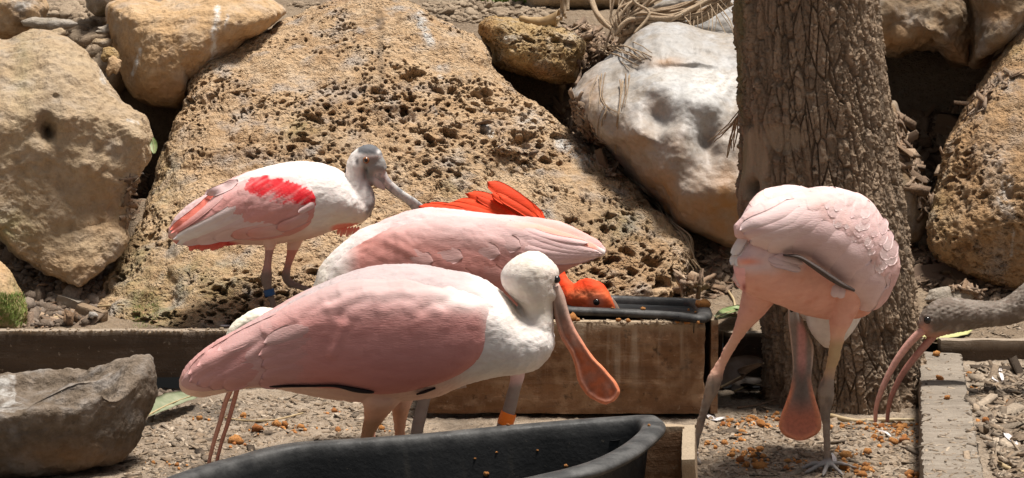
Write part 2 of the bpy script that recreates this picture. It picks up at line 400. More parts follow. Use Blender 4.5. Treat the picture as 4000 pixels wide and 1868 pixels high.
M['clod_dark'] = chip_mat('dark_clod', [(0.10, 0.072, 0.05), (0.17, 0.125, 0.09), (0.25, 0.20, 0.16)])
M['pellet'] = chip_mat('orange_pellet', [(0.54, 0.22, 0.06), (0.64, 0.30, 0.095), (0.42, 0.15, 0.042)])
M['fibre'] = chip_mat('dry_fibre', [(0.33, 0.235, 0.15), (0.44, 0.33, 0.22), (0.25, 0.17, 0.105)])
def leaf_mat(name, c1, c2, tr=0.25):
    b = NB(name)
    n = b.noise(22, 5, 0.6)
    col = b.ramp(n, [(0.35, c1), (0.65, c2)])
    return b.finish(col, 0.55, b.noise(50, 4), 0.002, 1, 0.4)
M['leaf_green'] = leaf_mat('leaf_green', (0.11, 0.17, 0.045), (0.26, 0.31, 0.14))
M['leaf_pale'] = leaf_mat('leaf_grey_green', (0.17, 0.20, 0.115), (0.29, 0.30, 0.20))
M['leaf_yellow'] = leaf_mat('leaf_yellow_green', (0.42, 0.43, 0.16), (0.48, 0.45, 0.22))
M['leaf_brown'] = leaf_mat('leaf_dry_brown', (0.10, 0.07, 0.05), (0.17, 0.13, 0.10))
M['leaf_tan'] = leaf_mat('leaf_tan', (0.40, 0.27, 0.13), (0.28, 0.18, 0.085))
M['moss'] = leaf_mat('moss_green', (0.10, 0.16, 0.02), (0.24, 0.29, 0.06))
M['downfeather'] = leaf_mat('shed_feather', (0.70, 0.64, 0.62), (0.78, 0.75, 0.73))
M['straw'] = leaf_mat('straw', (0.45, 0.35, 0.20), (0.36, 0.26, 0.14))

# ------------------------------------------------------------------ the ground and the slope
def timber_x(y): return 0.728 + 0.220 * (y - 3.18)
def ground_base(x, y):
    r = sstep(0.0, 0.05, x - timber_x(y) - 0.03)
    return 0.075 * r
def ground_h(x, y, fine=True):
    p = np.stack([x, y, 0 * x], 1)
    h = ground_base(x, y) + 0.010 * fbm(p * 4, 4, 3)
    if fine: h = h + 0.006 * fbm(p * 30, 3, 11) + 0.0045 * np.abs(perlin(p * 75, 5))
    return h
_bx = [4.70, 4.80, 5.1, 5.4, 5.65, 5.9, 6.3, 6.6, 7.0, 8.0, 9.0, 14, 40]
_bz = [0.11, 0.125, 0.145, 0.25, 0.40, 0.575, 0.80, 0.955, 1.07, 1.27, 1.47, 2.6, 8]
CAVES = [(1.36, 6.05, 0.30, 0.9), (0.125, 6.38, 0.20, 0.8), (-1.16, 6.12, 0.22, 0.6)]
def bed_h(x, y, fine=True):
    p = np.stack([x, y, 0 * x], 1)
    h = np.interp(y, _bx, _bz) + 0.03 * fbm(p * 1.7, 3, 8) * sstep(4.8, 5.4, y) + 0.012 * fbm(p * 9, 3, 9)
    if fine: h = h + 0.007 * fbm(p * 40, 3, 21)
    for cx, cy, r, d in CAVES: h = h - d * np.exp(-(((x - cx) / r) ** 2 + ((y - cy) / (r * 1.3)) ** 2) ** 2)
    return h
def sheet(name, xs, ys, hf, mat, label_kind='structure', wet_and_shade=None):
    X, Y = np.meshgrid(xs, ys); x, y = X.ravel(), Y.ravel()
    V = np.stack([x, y, hf(x, y)], 1)
    o = mk(name, V, grid_faces(len(ys), len(xs)), mat, attrs={'wet_and_shade': wet_and_shade(x, y) if wet_and_shade else 0 * x})
    return tag(o, kind=label_kind)
def gx(a, b, n, lo, hi): return np.concatenate([np.linspace(lo, a, 12)[:-1], np.linspace(a, b, n), np.linspace(b, hi, 12)[1:]])
sheet('ground', gx(-1.3, 1.6, 420, -12, 12), np.concatenate([np.linspace(-6, 3.0, 12)[:-1], np.linspace(3.0, 4.74, 300)]), ground_h, M['soil'],
      wet_and_shade=lambda x, y: sstep(0.05, 0.45, fbm(np.stack([x, y, 0 * x], 1) * 3.1, 3, 77)) * sstep(0.1, -0.3, x) * 0.65)
sheet('slope', gx(-1.9, 2.1, 360, -25, 25), np.concatenate([np.linspace(4.752, 7.6, 300), np.linspace(7.6, 40, 40)[1:]]), bed_h, M['soil_dry'],
      wet_and_shade=lambda x, y: np.clip(sum(np.exp(-((x - c[0]) / c[2]) ** 2 - ((y - c[1]) / c[2]) ** 2) for c in CAVES), 0, 0.9))  # shade of the caves painted into the soil colour

# ------------------------------------------------------------------ boulders
def boulder(name, outline, D0, tilt, T, mat, label, seed=0, n=170, bias=(), k=0.8, facets=(), bumps=(), rough=0.02, freq=3.0, pits=0, fine=0.004,
            stain=(), moss=(), dark=(), rust=(), center=None, cat='boulder', strat=0.0, back=None, mid=0.0):
    out = np.asarray(outline, float)
    c = np.array(center if center else out.mean(0))
    th = np.linspace(0, 2 * PI, 720, endpoint=False); R = np.zeros(720)
    dx, dy = np.cos(th), np.sin(th)
    for i in range(len(out)):
        a, b = out[i] - c, out[(i + 1) % len(out)] - c; e = b - a
        den = dx * e[1] - dy * e[0]; den = np.where(abs(den) < 1e-9, 1e-9, den)
        t = (a[0] * e[1] - a[1] * e[0]) / den; u = (a[0] * dy - a[1] * dx) / den
        R = np.where((u >= -1e-6) & (u <= 1 + 1e-6) & (t > 0), np.maximum(R, t), R)
    ker = np.exp(-np.linspace(-2, 2, 13) ** 2); ker /= ker.sum()
    R = np.convolve(np.concatenate([R[-6:], R, R[:6]]), ker, 'valid')
    def half(n, sgn, T):
        g = np.linspace(-1, 1, n); X, Y = np.meshgrid(g, g); X, Y = X.ravel(), Y.ravel()
        u, v = X * np.sqrt(1 - Y * Y / 2), Y * np.sqrt(1 - X * X / 2)
        r = np.clip(np.hypot(u, v), 0, 1); t = np.arctan2(v, u) % (2 * PI)
        ph = r * PI / 2; rho = np.sin(ph); wd = T * np.cos(ph) ** k
        Rr = np.interp(t, np.append(th, 2 * PI), np.append(R, R[0]))
        px, py = c[0] + Rr * rho * np.cos(t), c[1] + Rr * rho * np.sin(t)
        if sgn > 0:
            for fx, fy, w0, gx_, gy_ in facets:     # plane through (fx, fy) w0 metres proud, slopes per 1000 px
                pl = w0 + gx_ * (px - fx) / 1000 + gy_ * (py - fy) / 1000
                s = 0.018; h = np.clip(0.5 + 0.5 * (pl - wd) / s, 0, 1); wd = lerp(pl, wd, h) - s * h * (1 - h)
            wd = np.maximum(wd, 0.22 * T * np.cos(ph) ** k)
            for bx, by, rx, ry, am in bumps: wd = wd + am * np.exp(-((px - bx) / rx) ** 2 - ((py - by) / ry) ** 2) * np.cos(ph) ** 0.3
        D = D0 + tilt * (c[1] - py) / 1000 - sgn * wd
        return P(px, py, D), grid_faces(n, n) if sgn < 0 else grid_faces(n, n)[:, ::-1]
    Vf, Ff = half(n, 1, T); Vb, Fb = half(max(24, n // 5), -1, back or T)
    V, F = join([(Vf, Ff), (Vb, Fb)]); F = F[0]
    N = normals(V, F)
    d = rough * fbm(V * freq, 5, seed) + rough * 0.5 * np.abs(fbm(V * freq * 2.2 + 5, 4, seed + 9)) + fine * fbm(V * 38, 4, seed + 20) + fine * 0.6 * np.abs(fbm(V * 85, 3, seed + 25))
    if mid: d = d + mid * fbm(V * 15, 4, seed + 60)
    if strat: d = d + strat * (np.abs(perlin(V * np.array([2.5, 2.5, 16]) + fbm(V * 5, 2, seed + 1)[:, None] * 0.8, seed + 2)) - 0.3)
    V2 = V + N * d[:, None]
    if pits:
        Wp = V + 0.02 * np.stack([fbm(V * 14, 3, seed + 31), fbm(V * 14, 3, seed + 32), fbm(V * 14, 3, seed + 33)], 1)
        sx, sy = proj(V)
        band = 1.25 * fbm(V * np.array([2.2, 2.2, 5.0]), 4, seed + 40)
        for bx, by, rx, ry, am in bias: band = band + am * np.exp(-((sx - bx) / rx) ** 2 - ((sy - by) / ry) ** 2)
        tot = np.zeros(len(V))
        for fq, dep, thr, rad, keep in ((12, 0.075, 0.18, 0.34, 0.55), (24, 0.060, 0.09, 0.36, 0.48), (42, 0.038, 0.02, 0.38, 0.42), (78, 0.018, -0.08, 0.42, 0.35)):
            F1, F2, cid = worley(Wp * fq * np.array([0.8, 1, 1.3]), seed + int(fq))
            r = rad * (0.45 + 0.75 * cid)
            on = sstep(thr, thr + 0.10, band + 0.25 * (cid - 0.5)) * (cid > keep)
            tot = np.maximum(tot, dep * on * sstep(r, r * 0.60, F1))
        tot = tot * pits if pits < 1 else tot
        dirv = -N + np.array([0, 0.25, 0.45]); dirv /= np.linalg.norm(dirv, axis=1)[:, None]
        V2 = V2 + dirv * tot[:, None]
    sx, sy = proj(V2)
    def blobs(lst):
        a = np.zeros(len(V2))
        for it in lst:
            if it[0] == 'line': a = np.maximum(a, sstep(it[2], it[2] * 0.3, seg_dist(sx, sy, it[1]) + 0.6 * it[2] * fbm(V2 * 24, 3, 5)) * it[3])
            else: a = np.maximum(a, it[4] * np.exp(-((sx - it[0]) / it[2]) ** 2 - ((sy - it[1]) / it[3]) ** 2))
        return a
    base = P(c[0], out[:, 1].max(), D0 + tilt * (c[1] - out[:, 1].max()) / 1000)
    o = mk(name, V2, F, mat, loc=base, attrs={'stain': blobs(stain), 'moss': blobs(moss), 'dark': blobs(dark), 'rust': blobs(rust)})
    return tag(o, label, cat)
def S(*pts): return [(x * 1.5528, y * 1.5528) for x, y in pts]

boulder('boulder', [(-420, 330), (-250, 210), (-60, 150), (30, 165), (110, 140), (190, 125), (260, 140), (320, 190), (370, 250), (420, 330), (470, 400), (520, 430),
                    (570, 470), (600, 530), (590, 610), (550, 680), (520, 740), (505, 850), (490, 940), (430, 1010), (370, 1080), (310, 1135), (265, 1120),
                    (180, 1070), (80, 990), (0, 890), (-150, 820), (-400, 760)], 5.44, 0.52, 0.34, M['rock_tan'],
        'big smooth tan boulder with one dark hole, beside the mossy stone', seed=3, n=270, center=(130, 600), k=0.7, rough=0.034, freq=4.2, fine=0.0065, strat=0.004, mid=0.006,
        facets=[(200, 450, 0.36, 0.05, -0.16), (470, 470, 0.235, -0.75, 0.25), (330, 640, 0.335, -0.30, 0.02), (400, 860, 0.175, -0.55, -0.95), (250, 960, 0.20, 0.1, -1.3), (70, 860, 0.25, 0.25, -0.9), (560, 520, 0.20, -0.2, -0.5)],
        bumps=[(180, 500, 40, 45, -0.07), (190, 520, 22, 28, -0.05), (250, 470, 80, 40, 0.02), (560, 520, 60, 90, 0.05), (300, 300, 120, 50, 0.02), (215, 380, 14, 14, -0.02), (330, 640, 60, 40, 0.02)],
        moss=[(20, 900, 120, 80, 0.5), (90, 250, 40, 200, 0.25)], stain=[('line', [(400, 260), (405, 320)], 16, 0.5), ('line', [(500, 470), (540, 480)], 10, 0.7)],
        dark=[(190, 420, 50, 70, 0.35), (52, 155, 12, 12, 0.6), (190, 490, 30, 30, 0.4)], rust=[(430, 830, 120, 160, 0.5), (300, 1050, 160, 80, 0.5)])
boulder('boulder', [(425, 20), (470, 2), (560, 0), (620, 14), (700, -10), (850, -40), (1000, -20), (1100, 20), (1122, 50), (1070, 90), (960, 150), (880, 220), (800, 290), (740, 330),
                    (728, 400), (690, 422), (600, 412), (530, 380), (490, 330), (470, 270), (450, 180), (430, 100)], 6.26, 0.35, 0.36, M['rock_brown'],
        'brown rounded boulder streaked with white droppings, wedged above the dark gap', seed=12, n=230, center=(680, 180), k=0.75, back=0.8, rough=0.026, freq=4.5, fine=0.006,
        facets=[(640, 120, 0.36, 0.05, -0.18), (560, 200, 0.33, 0.55, -0.1), (640, 340, 0.27, 0.1, -0.9), (800, 220, 0.32, -0.35, -0.25)],
        bumps=[(620, 100, 200, 14, -0.012), (900, 60, 90, 70, 0.04), (760, 190, 60, 60, 0.025)],
        stain=[('line', [(850, 35), (845, 90), (835, 130), (838, 200)], 20, 0.95), ('line', [(890, 60), (880, 110)], 9, 0.8), ('line', [(548, 195), (535, 240), (520, 290)], 12, 0.9), ('line', [(840, 200), (815, 240)], 10, 0.6)],
        moss=[(500, 370, 30, 50, 0.3)], rust=[(650, 370, 180, 60, 0.6)])
boulder('boulder', S((225, 800), (240, 770), (270, 700), (330, 600), (372, 500), (420, 380), (458, 285), (478, 245), (462, 205), (500, 160), (600, 110), (720, 50), (830, 3), (930, -20),
                     (1030, 8), (1100, 55), (1200, 100), (1235, 160), (1262, 200), (1330, 255), (1380, 292), (1440, 350), (1500, 392), (1570, 440), (1640, 510), (1700, 570), (1733, 620),
                     (1722, 700), (1705, 750), (1560, 800), (1300, 850), (900, 870), (500, 870), (280, 850)), 5.72, 0.98, 0.30, M['rock_pit'],
        'huge pitted ochre boulder riddled with holes, filling the middle behind the birds', seed=21, n=560, center=(1420, 690), k=0.55, rough=0.032, freq=2.6, fine=0.009, pits=2, strat=0.020, mid=0.010, bias=[(1600, 520, 520, 220, .12), (1230, 1060, 200, 110, .3), (2150, 900, 330, 200, .28), (2500, 1050, 150, 90, .3), (1650, 60, 300, 120, .1), (750, 640, 150, 250, -.15), (1900, 420, 250, 60, -.15)],
        facets=[(1400, 500, 0.30, 0.0, -0.04), (900, 900, 0.27, 0.18, 0.04), (760, 700, 0.24, 0.55, 0.0), (2350, 900, 0.24, -0.30, 0.02), (1500, 80, 0.25, 0.0, 0.5)],
        bumps=[(1950, 560, 120, 50, 0.05), (2000, 640, 130, 45, -0.06), (1560, 450, 300, 30, -0.02), (660, 1000, 20, 260, -0.02), (2150, 480, 160, 60, 0.03)],
        stain=[('line', [(1640, 60), (1660, 120), (1680, 160)], 26, 0.9), ('line', [(2190, 560), (2240, 590), (2290, 630)], 40, 0.9), ('line', [(1890, 490), (1920, 530)], 18, 0.9), ('line', [(1690, 420), (1705, 440)], 12, 0.8),
               (2060, 470, 60, 40, 0.6), (1180, 320, 60, 30, 0.35), (540, 420, 40, 120, 0.25), (1900, 1150, 200, 50, 0.5), ('line', [(1715, 260), (1720, 300)], 16, 0.5), ('line', [(960, 1130), (975, 1150)], 20, 0.6)],
        moss=[(560, 1180, 110, 120, 0.75), (500, 1010, 120, 140, 0.5), (780, 1100, 260, 120, 0.45), (640, 700, 70, 200, 0.35), (1180, 500, 70, 40, 0.5), (1150, 520, 40, 30, 0.5), (2450, 880, 100, 60, 0.5), (1760, 735, 40, 40, 0.4), (640, 1230, 60, 60, 0.8)],
        dark=[('line', [(1480, 50), (1492, 120), (1484, 200), (1490, 310)], 20, 0.5), (2250, 900, 380, 170, 0.30), (1250, 1050, 200, 90, 0.25), (1300, 560, 200, 60, .2), (1900, 650, 200, 40, .25)], rust=[(2300, 1050, 300, 100, 0.35), (1500, 420, 400, 120, .3), (900, 520, 200, 200, .2)])  # broad dark spots paint the pits' shading together with algae colour
boulder('boulder', S((1213, 62), (1232, 48), (1300, 56), (1380, 72), (1440, 88), (1468, 112), (1456, 150), (1446, 196), (1410, 208), (1345, 194), (1285, 176), (1246, 158), (1240, 118), (1216, 98)),
        6.36, 0.2, 0.22, M['rock_yellow'], 'small yellow crumbly boulder perched above the black cavity', seed=33, n=170, k=0.6, rough=0.03, freq=7, fine=0.010, pits=0.5, back=0.7,
        facets=[(2060, 210, 0.22, 0.0, -0.15), (2100, 290, 0.17, 0.0, -1.1), (1910, 140, 0.16, 0.6, 0.3)], stain=[(2000, 150, 50, 20, 0.5), (2240, 140, 30, 30, 0.5)], rust=[(2080, 290, 200, 40, 0.8), (1900, 120, 40, 50, 0.8)])
boulder('boulder', S((1440, 240), (1470, 190), (1530, 145), (1575, 105), (1600, 80), (1650, 62), (1710, 68), (1800, 90), (1900, 110), (2000, 200), (2040, 400), (1990, 560), (1900, 620), (1850, 618),
                     (1780, 602), (1700, 570), (1650, 500), (1600, 450), (1570, 410), (1540, 372), (1490, 340), (1455, 292)), 5.76, 0.55, 0.38, M['rock_white'],
        'large pale grey boulder with lumpy polished face behind the tree trunk', seed=41, n=240, k=0.7, rough=0.034, freq=3.6, fine=0.0018, center=(2700, 540),
        facets=[(2500, 350, 0.38, 0.08, -0.18), (2350, 450, 0.36, 0.55, 0.0), (2700, 780, 0.30, 0.05, 0.95 * -1)],
        bumps=[(2560, 340, 60, 40, 0.03), (2500, 520, 60, 60, 0.05), (2740, 400, 90, 60, 0.05), (2640, 560, 60, 120, 0.05), (2580, 470, 60, 50, -0.05), (2760, 560, 50, 70, -0.05), (2700, 270, 130, 20, -0.04)],
        stain=[(2790, 330, 130, 80, 0.8), (2600, 300, 100, 40, 0.4), (2480, 420, 90, 90, 0.3), (2720, 480, 40, 140, 0.6)],
        rust=[(2480, 540, 80, 90, 0.7), (2600, 800, 300, 180, 1.0), (2840, 820, 160, 220, 1.0), (2650, 620, 60, 120, .5), (2310, 360, 40, 80, 0.6), (2600, 245, 70, 22, 0.8), (2560, 420, 50, 40, 0.5), (2400, 640, 120, 100, .5)], dark=[(2800, 600, 60, 40, 0.2)])
boulder('boulder', S((1700, 60), (1740, 30), (1790, 5), (1860, -30), (2000, -40), (2100, 60), (2080, 220), (1980, 250), (1850, 200), (1760, 120)), 6.55, 0.2, 0.3, M['rock_white'],
        'pale pinkish rock under the hanging root, higher than the grey boulder', seed=47, n=90, rough=0.03, freq=4, stain=[(2760, 150, 120, 80, 0.5)])
boulder('boulder', S((2180, 330), (2250, 250), (2275, 330), (2300, 420), (2335, 500), (2342, 560), (2310, 605), (2230, 625), (2120, 600), (2080, 450)), 5.62, 0.3, 0.22, M['rock_dark'],
        'smooth brown stone half hidden at the right edge of the trunk', seed=52, n=110, rough=0.02, freq=4, fine=0.002, facets=[(3540, 700, 0.2, -0.5, -0.3)])
boulder('boulder', S((2100, -120), (2260, -150), (2430, -130), (2445, -20), (2446, 60), (2440, 165), (2400, 158), (2360, 126), (2300, 120), (2240, 128), (2180, 110), (2100, 60)), 6.1, 0.2, 0.38, M['rock_dark'],
        'overhanging brown boulder right above the dark cave', seed=61, n=170, k=0.6, rough=0.05, freq=5.5, fine=0.003, facets=[(3540, 60, 0.36, 0.0, 0.4), (3600, 190, 0.30, 0.0, -1.2)], back=1.2,
        bumps=[(3500, 90, 60, 40, -0.03), (3640, 120, 60, 50, 0.03), (3740, 60, 40, 80, 0.03)], rust=[(3500, 150, 120, 50, 0.7), (3760, 200, 60, 60, 0.7)], dark=[(3500, 20, 60, 20, 0.35)], stain=[(3560, 70, 60, 30, 0.3)])
boulder('boulder', S((2440, -60), (2520, -140), (2700, -160), (2800, -60), (2760, 70), (2640, 60), (2576, 62), (2520, 110), (2475, 150), (2448, 160), (2438, 60)), 6.0, 0.2, 0.36, M['rock_dark'],
        'blotchy brown boulder in the top corner, right of the crevice', seed=66, n=130, k=0.6, rough=0.04, freq=6, fine=0.003, back=1.1, stain=[(3960, 110, 60, 30, 0.4)], dark=[(3830, 120, 40, 50, 0.5)], rust=[(3900, 60, 60, 40, 0.6)])
boulder('boulder', S((2576, 50), (2548, 85), (2524, 130), (2500, 172), (2470, 214), (2440, 262), (2422, 300), (2384, 360), (2372, 420), (2352, 500), (2338, 570), (2350, 622), (2384, 662), (2440, 692),
                     (2500, 716), (2600, 730), (2760, 700), (2860, 560), (2860, 300), (2760, 110), (2660, 50)), 5.62, 0.50, 0.36, M['rock_orange'],
        'ochre boulder with rough grainy face at the far right edge', seed=71, n=230, k=0.6, rough=0.028, freq=4.5, fine=0.010, center=(4000, 640), pits=0.35,
        facets=[(3850, 600, 0.33, 0.45, -0.05), (3900, 950, 0.26, 0.1, -0.75), (3720, 800, 0.22, 0.9, 0.0)], moss=[(3660, 800, 60, 200, 0.25), (3960, 190, 60, 40, 0.3)],
        stain=[('line', [(3940, 700), (3920, 780), (3950, 840)], 30, 0.7), ('line', [(3960, 900), (3950, 1000)], 10, 0.5), (3890, 620, 50, 60, 0.4), (3930, 330, 60, 40, 0.35)])
moss_stone = boulder('mossy_stone', S((-120, 700), (-60, 668), (0, 662), (30, 690), (52, 735), (66, 790), (56, 840), (-60, 850), (-140, 800)), 5.02, 0.3, 0.13, M['rock_brown'],
        'small stone covered in bright green moss behind the plank', seed=81, n=110, rough=0.012, freq=9, fine=0.006, moss=[(40, 1230, 90, 90, 1.0), (70, 1150, 40, 90, 0.9)], cat='stone')
boulder('boulder', S((-120, -60), (0, -60), (90, -20), (118, 20), (108, 50), (86, 84), (40, 96), (-20, 98), (-120, 80)), 6.25, 0.2, 0.2, M['rock_brown'],
        'dark stained rock in the top corner above the big smooth tan boulder', seed=85, n=120, k=0.6, rough=0.03, freq=7, fine=0.006, dark=[(85, 60, 30, 70, 0.9), (100, 10, 60, 20, 0.6)], stain=[(90, 20, 60, 18, 0.7), (60, 10, 20, 10, 0.8)])
boulder('boulder', S((205, -60), (280, -70), (300, -20), (285, 20), (268, 40), (240, 36), (222, 18)), 6.7, 0.2, 0.16, M['rock_grey'], 'grey square stone half out of the top edge, left of the streaked brown boulder', seed=88, n=70, rough=0.015, freq=8, cat='stone', moss=[(410, 50, 20, 16, 0.5)])
boulder('boulder', S((1290, -60), (1400, -80), (1500, -70), (1600, -50), (1650, 0), (1600, 20), (1480, 26), (1380, 26), (1325, 20)), 7.3, 0.2, 0.2, M['rock_tan'], 'pale yellowish rock at the top edge behind the roots', seed=90, n=80, rough=0.02, freq=4)
boulder('boulder', S((1640, 20), (1680, -10), (1740, -30), (1790, -20), (1790, 10), (1740, 28), (1680, 34)), 6.95, 0.2, 0.14, M['rock_white'], 'tan sunlit rock just above the thick root', seed=92, n=60, rough=0.015, freq=5)
small_stones = [((200, 92), 105, 24, 6.05, 'flat brown stone with a dark tip lying above the smooth tan boulder', 'rock_grey'),
                ((430, 215), 34, 30, 6.0, 'angular yellow stone wedged between the two upper boulders', 'rock_yellow'),
                ((445, 262), 26, 40, 5.95, 'brown wedge of stone standing in the gap under the yellow stone', 'rock_brown'),
                ((405, 120), 38, 18, 6.25, 'flat pale stone lying on the pebbly soil', 'rock_grey'),
                ((400, 165), 44, 16, 6.15, 'pale slab of stone beside the streaked boulder', 'rock_tan'),
                ((215, 135), 45, 20, 5.95, 'small tan stone peeping over the top of the smooth boulder', 'rock_tan'),
                ((365, 1232), 18, 13, 4.98, 'round white pebble beside the pale wood piece', 'rock_white'),
                ((2690, 1110), 48, 30, 5.05, 'brown lump of stone in the mulch beside the trunk', 'rock_brown'),
                ((3720, 1165), 120, 40, 5.15, 'flat pale slab bedded in soil behind the dark ibis', 'rock_grey'),
                ((2960, 1090), 36, 26, 5.1, 'ochre stone in the mulch behind the pink tail', 'rock_yellow')]
for i, ((cx, cy), rx, ry, D, lab, m) in enumerate(small_stones):
    a = np.linspace(0, 2 * PI, 11, endpoint=False); rr = 1 + 0.18 * np.random.default_rng(i).normal(size=11)
    boulder('stone', list(zip(cx + rx * rr * np.cos(a), cy + ry * rr * np.sin(a))), D, 0.3, min(rx, 60) * D / FPX * 0.8, M[m], lab, seed=100 + i, n=44, k=0.7, rough=0.006, freq=20, fine=0.003, cat='stone', center=(cx, cy))

# ------------------------------------------------------------------ tree
def build_tree():
    ly = [(-700, 2850), (-200, 2860), (0, 2866), (300, 2880), (550, 2890), (800, 2888), (900, 2896), (1000, 2915), (1300, 2978), (1500, 2990), (1640, 2985), (1760, 2965)]
    ry = [(-700, 3400), (-200, 3428), (0, 3440), (300, 3465), (600, 3502), (1000, 3560), (1300, 3592), (1640, 3612), (1760, 3630)]
    n, m = 760, 430
    D0 = 4.54
    sy = np.linspace(-700, 1760, n)
    L = P(np.interp(sy, *zip(*ly)), sy, D0); Rr = P(np.interp(sy, *zip(*ry)), sy, D0)
    C, rad = (L + Rr) / 2, (Rr[:, 0] - L[:, 0]) / 2
    rad = np.convolve(np.pad(rad, 20, 'edge'), np.ones(41) / 41, 'valid'); C[:, 0] = np.convolve(np.pad(C[:, 0], 20, 'edge'), np.ones(41) / 41, 'valid')
    u = np.linspace(-1, 1, m, endpoint=False)
    th = -PI / 2 + PI * np.sign(u) * (0.62 * np.abs(u) + 0.38 * np.abs(u) ** 3)        # denser towards the camera
    TH, Z = np.meshgrid(th, np.arange(n)); TH, Z = TH.ravel(), Z.ravel()
    nrm = np.stack([np.cos(TH), np.sin(TH), 0 * TH], 1)
    V = C[Z] + nrm * rad[Z][:, None]
    arc = TH * 0.18; z = V[:, 2]
    q = np.stack([np.cos(TH) * 0.18, np.sin(TH) * 0.18, z * 0.16], 1)
    wv = 0.5 * fbm(q * 7, 3, 4)
    ct, st_ = np.cos(TH), np.sin(TH)
    # upright plates: cells about 3 cm wide and 13 cm tall, split by deep furrows
    F1, F2, cid = worley(np.stack([ct * 8.5 + 0.45 * wv, st_ * 8.5 + 0.45 * wv, z * 9.0 + wv * 1.5], 1), 70)
    fur = sstep(0.005, 0.09, F2 - F1)
    # thin scales stacked on every plate
    lay = z * 72 + 4.5 * fbm(np.stack([ct * 5, st_ * 5, z * 5], 1), 3, 61) + 3.0 * cid + 1.3 * fbm(V * 45, 2, 64)
    li = np.floor(lay); lf = lay - li
    lr = r01(li.astype(np.int64), np.floor(cid * 9999).astype(np.int64), 0 * Z, 5)
    scale = (0.25 + 0.75 * lr) * sstep(0.0, 0.12, lf) * (1.0 - 0.55 * lf)
    G1, G2, gid = worley(np.stack([ct * 11 + wv, st_ * 11, z * 22], 1), 71)
    crack2 = sstep(0.02, 0.11, G2 - G1)
    cov = sstep(-0.25, 0.15, fbm(V * np.array([7, 7, 4]), 3, 44))
    sx_, sy_ = proj(V)
    bare = np.exp(-((sx_ - 2930) / 70) ** 2 - ((sy_ - 640) / 150) ** 2); bare = sstep(0.25, 0.6, bare + 0.2 * fbm(V * 14, 3, 9)) * (nrm[:, 1] < 0)
    bare = np.maximum(bare, 0.7 * sstep(0.3, 0.6, np.exp(-((sx_ - 3050) / 90) ** 2 - ((sy_ - 540) / 60) ** 2) + 0.25 * fbm(V * 16, 3, 19)) * (nrm[:, 1] < 0))
    bark = (0.0065 + 0.006 * cid) * fur + (0.35 + 0.65 * fur) * (0.0120 * scale * (0.35 + 0.65 * cov) + 0.005 * crack2 * (0.2 + gid)) + 0.003 * fbm(V * 80, 3, 3)
    smooth = 0.012 + 0.003 * fbm(V * np.array([60, 60, 12]), 3, 33)
    h = lerp(bark, smooth, bare) - 0.02 + 0.014 * fbm(V * np.array([5, 5, 2.5]), 3, 1)
    for kx, ky, rx, ry, dp in ((2932, 735, 20, 30, -0.06), (2912, 480, 8, 20, -0.03), (3540, 1500, 22, 130, -0.05), (3180, 660, 5, 6, -0.02), (2925, 735, 42, 52, 0.018), (3035, 1560, 16, 60, -0.04)):
        h = h + dp * np.exp(-((sx_ - kx) / rx) ** 2 - ((sy_ - ky) / ry) ** 2) * (nrm[:, 1] < 0.2)
    V = V + nrm * h[:, None]
    V[:, 0] += 0.05 * np.clip((1500 - 0) and 0, 0, 1)
    fl = sstep(0.18, -0.02, V[:, 2]); V[:, :2] += nrm[:, :2] * (0.012 * fl * (1 + np.sin(TH * 5 + 1)))[:, None]
    dark = np.exp(-((sx_ - 2930) / 22) ** 2 - ((sy_ - 738) / 32) ** 2) * 0.8
    moss = 0.6 * np.exp(-((sx_ - 2880) / 22) ** 2) * sstep(0, 0.4, 0.25 + fbm(V * 9, 3, 88)) * (nrm[:, 1] < 0.3)
    root = empty('tree', C[-1], 'thick tree trunk with rough grey brown bark, standing behind the spoonbill with tucked head', 'tree')
    mk('trunk', V, grid_faces(n, m, True)[:, ::-1], M['bark'], root, attrs={'bare': bare, 'moss': moss, 'dark': dark, 'plate': np.clip(0.5 * cid + 0.3 * lr + 0.3 * gid, 0, 1)})
    return root
build_tree()

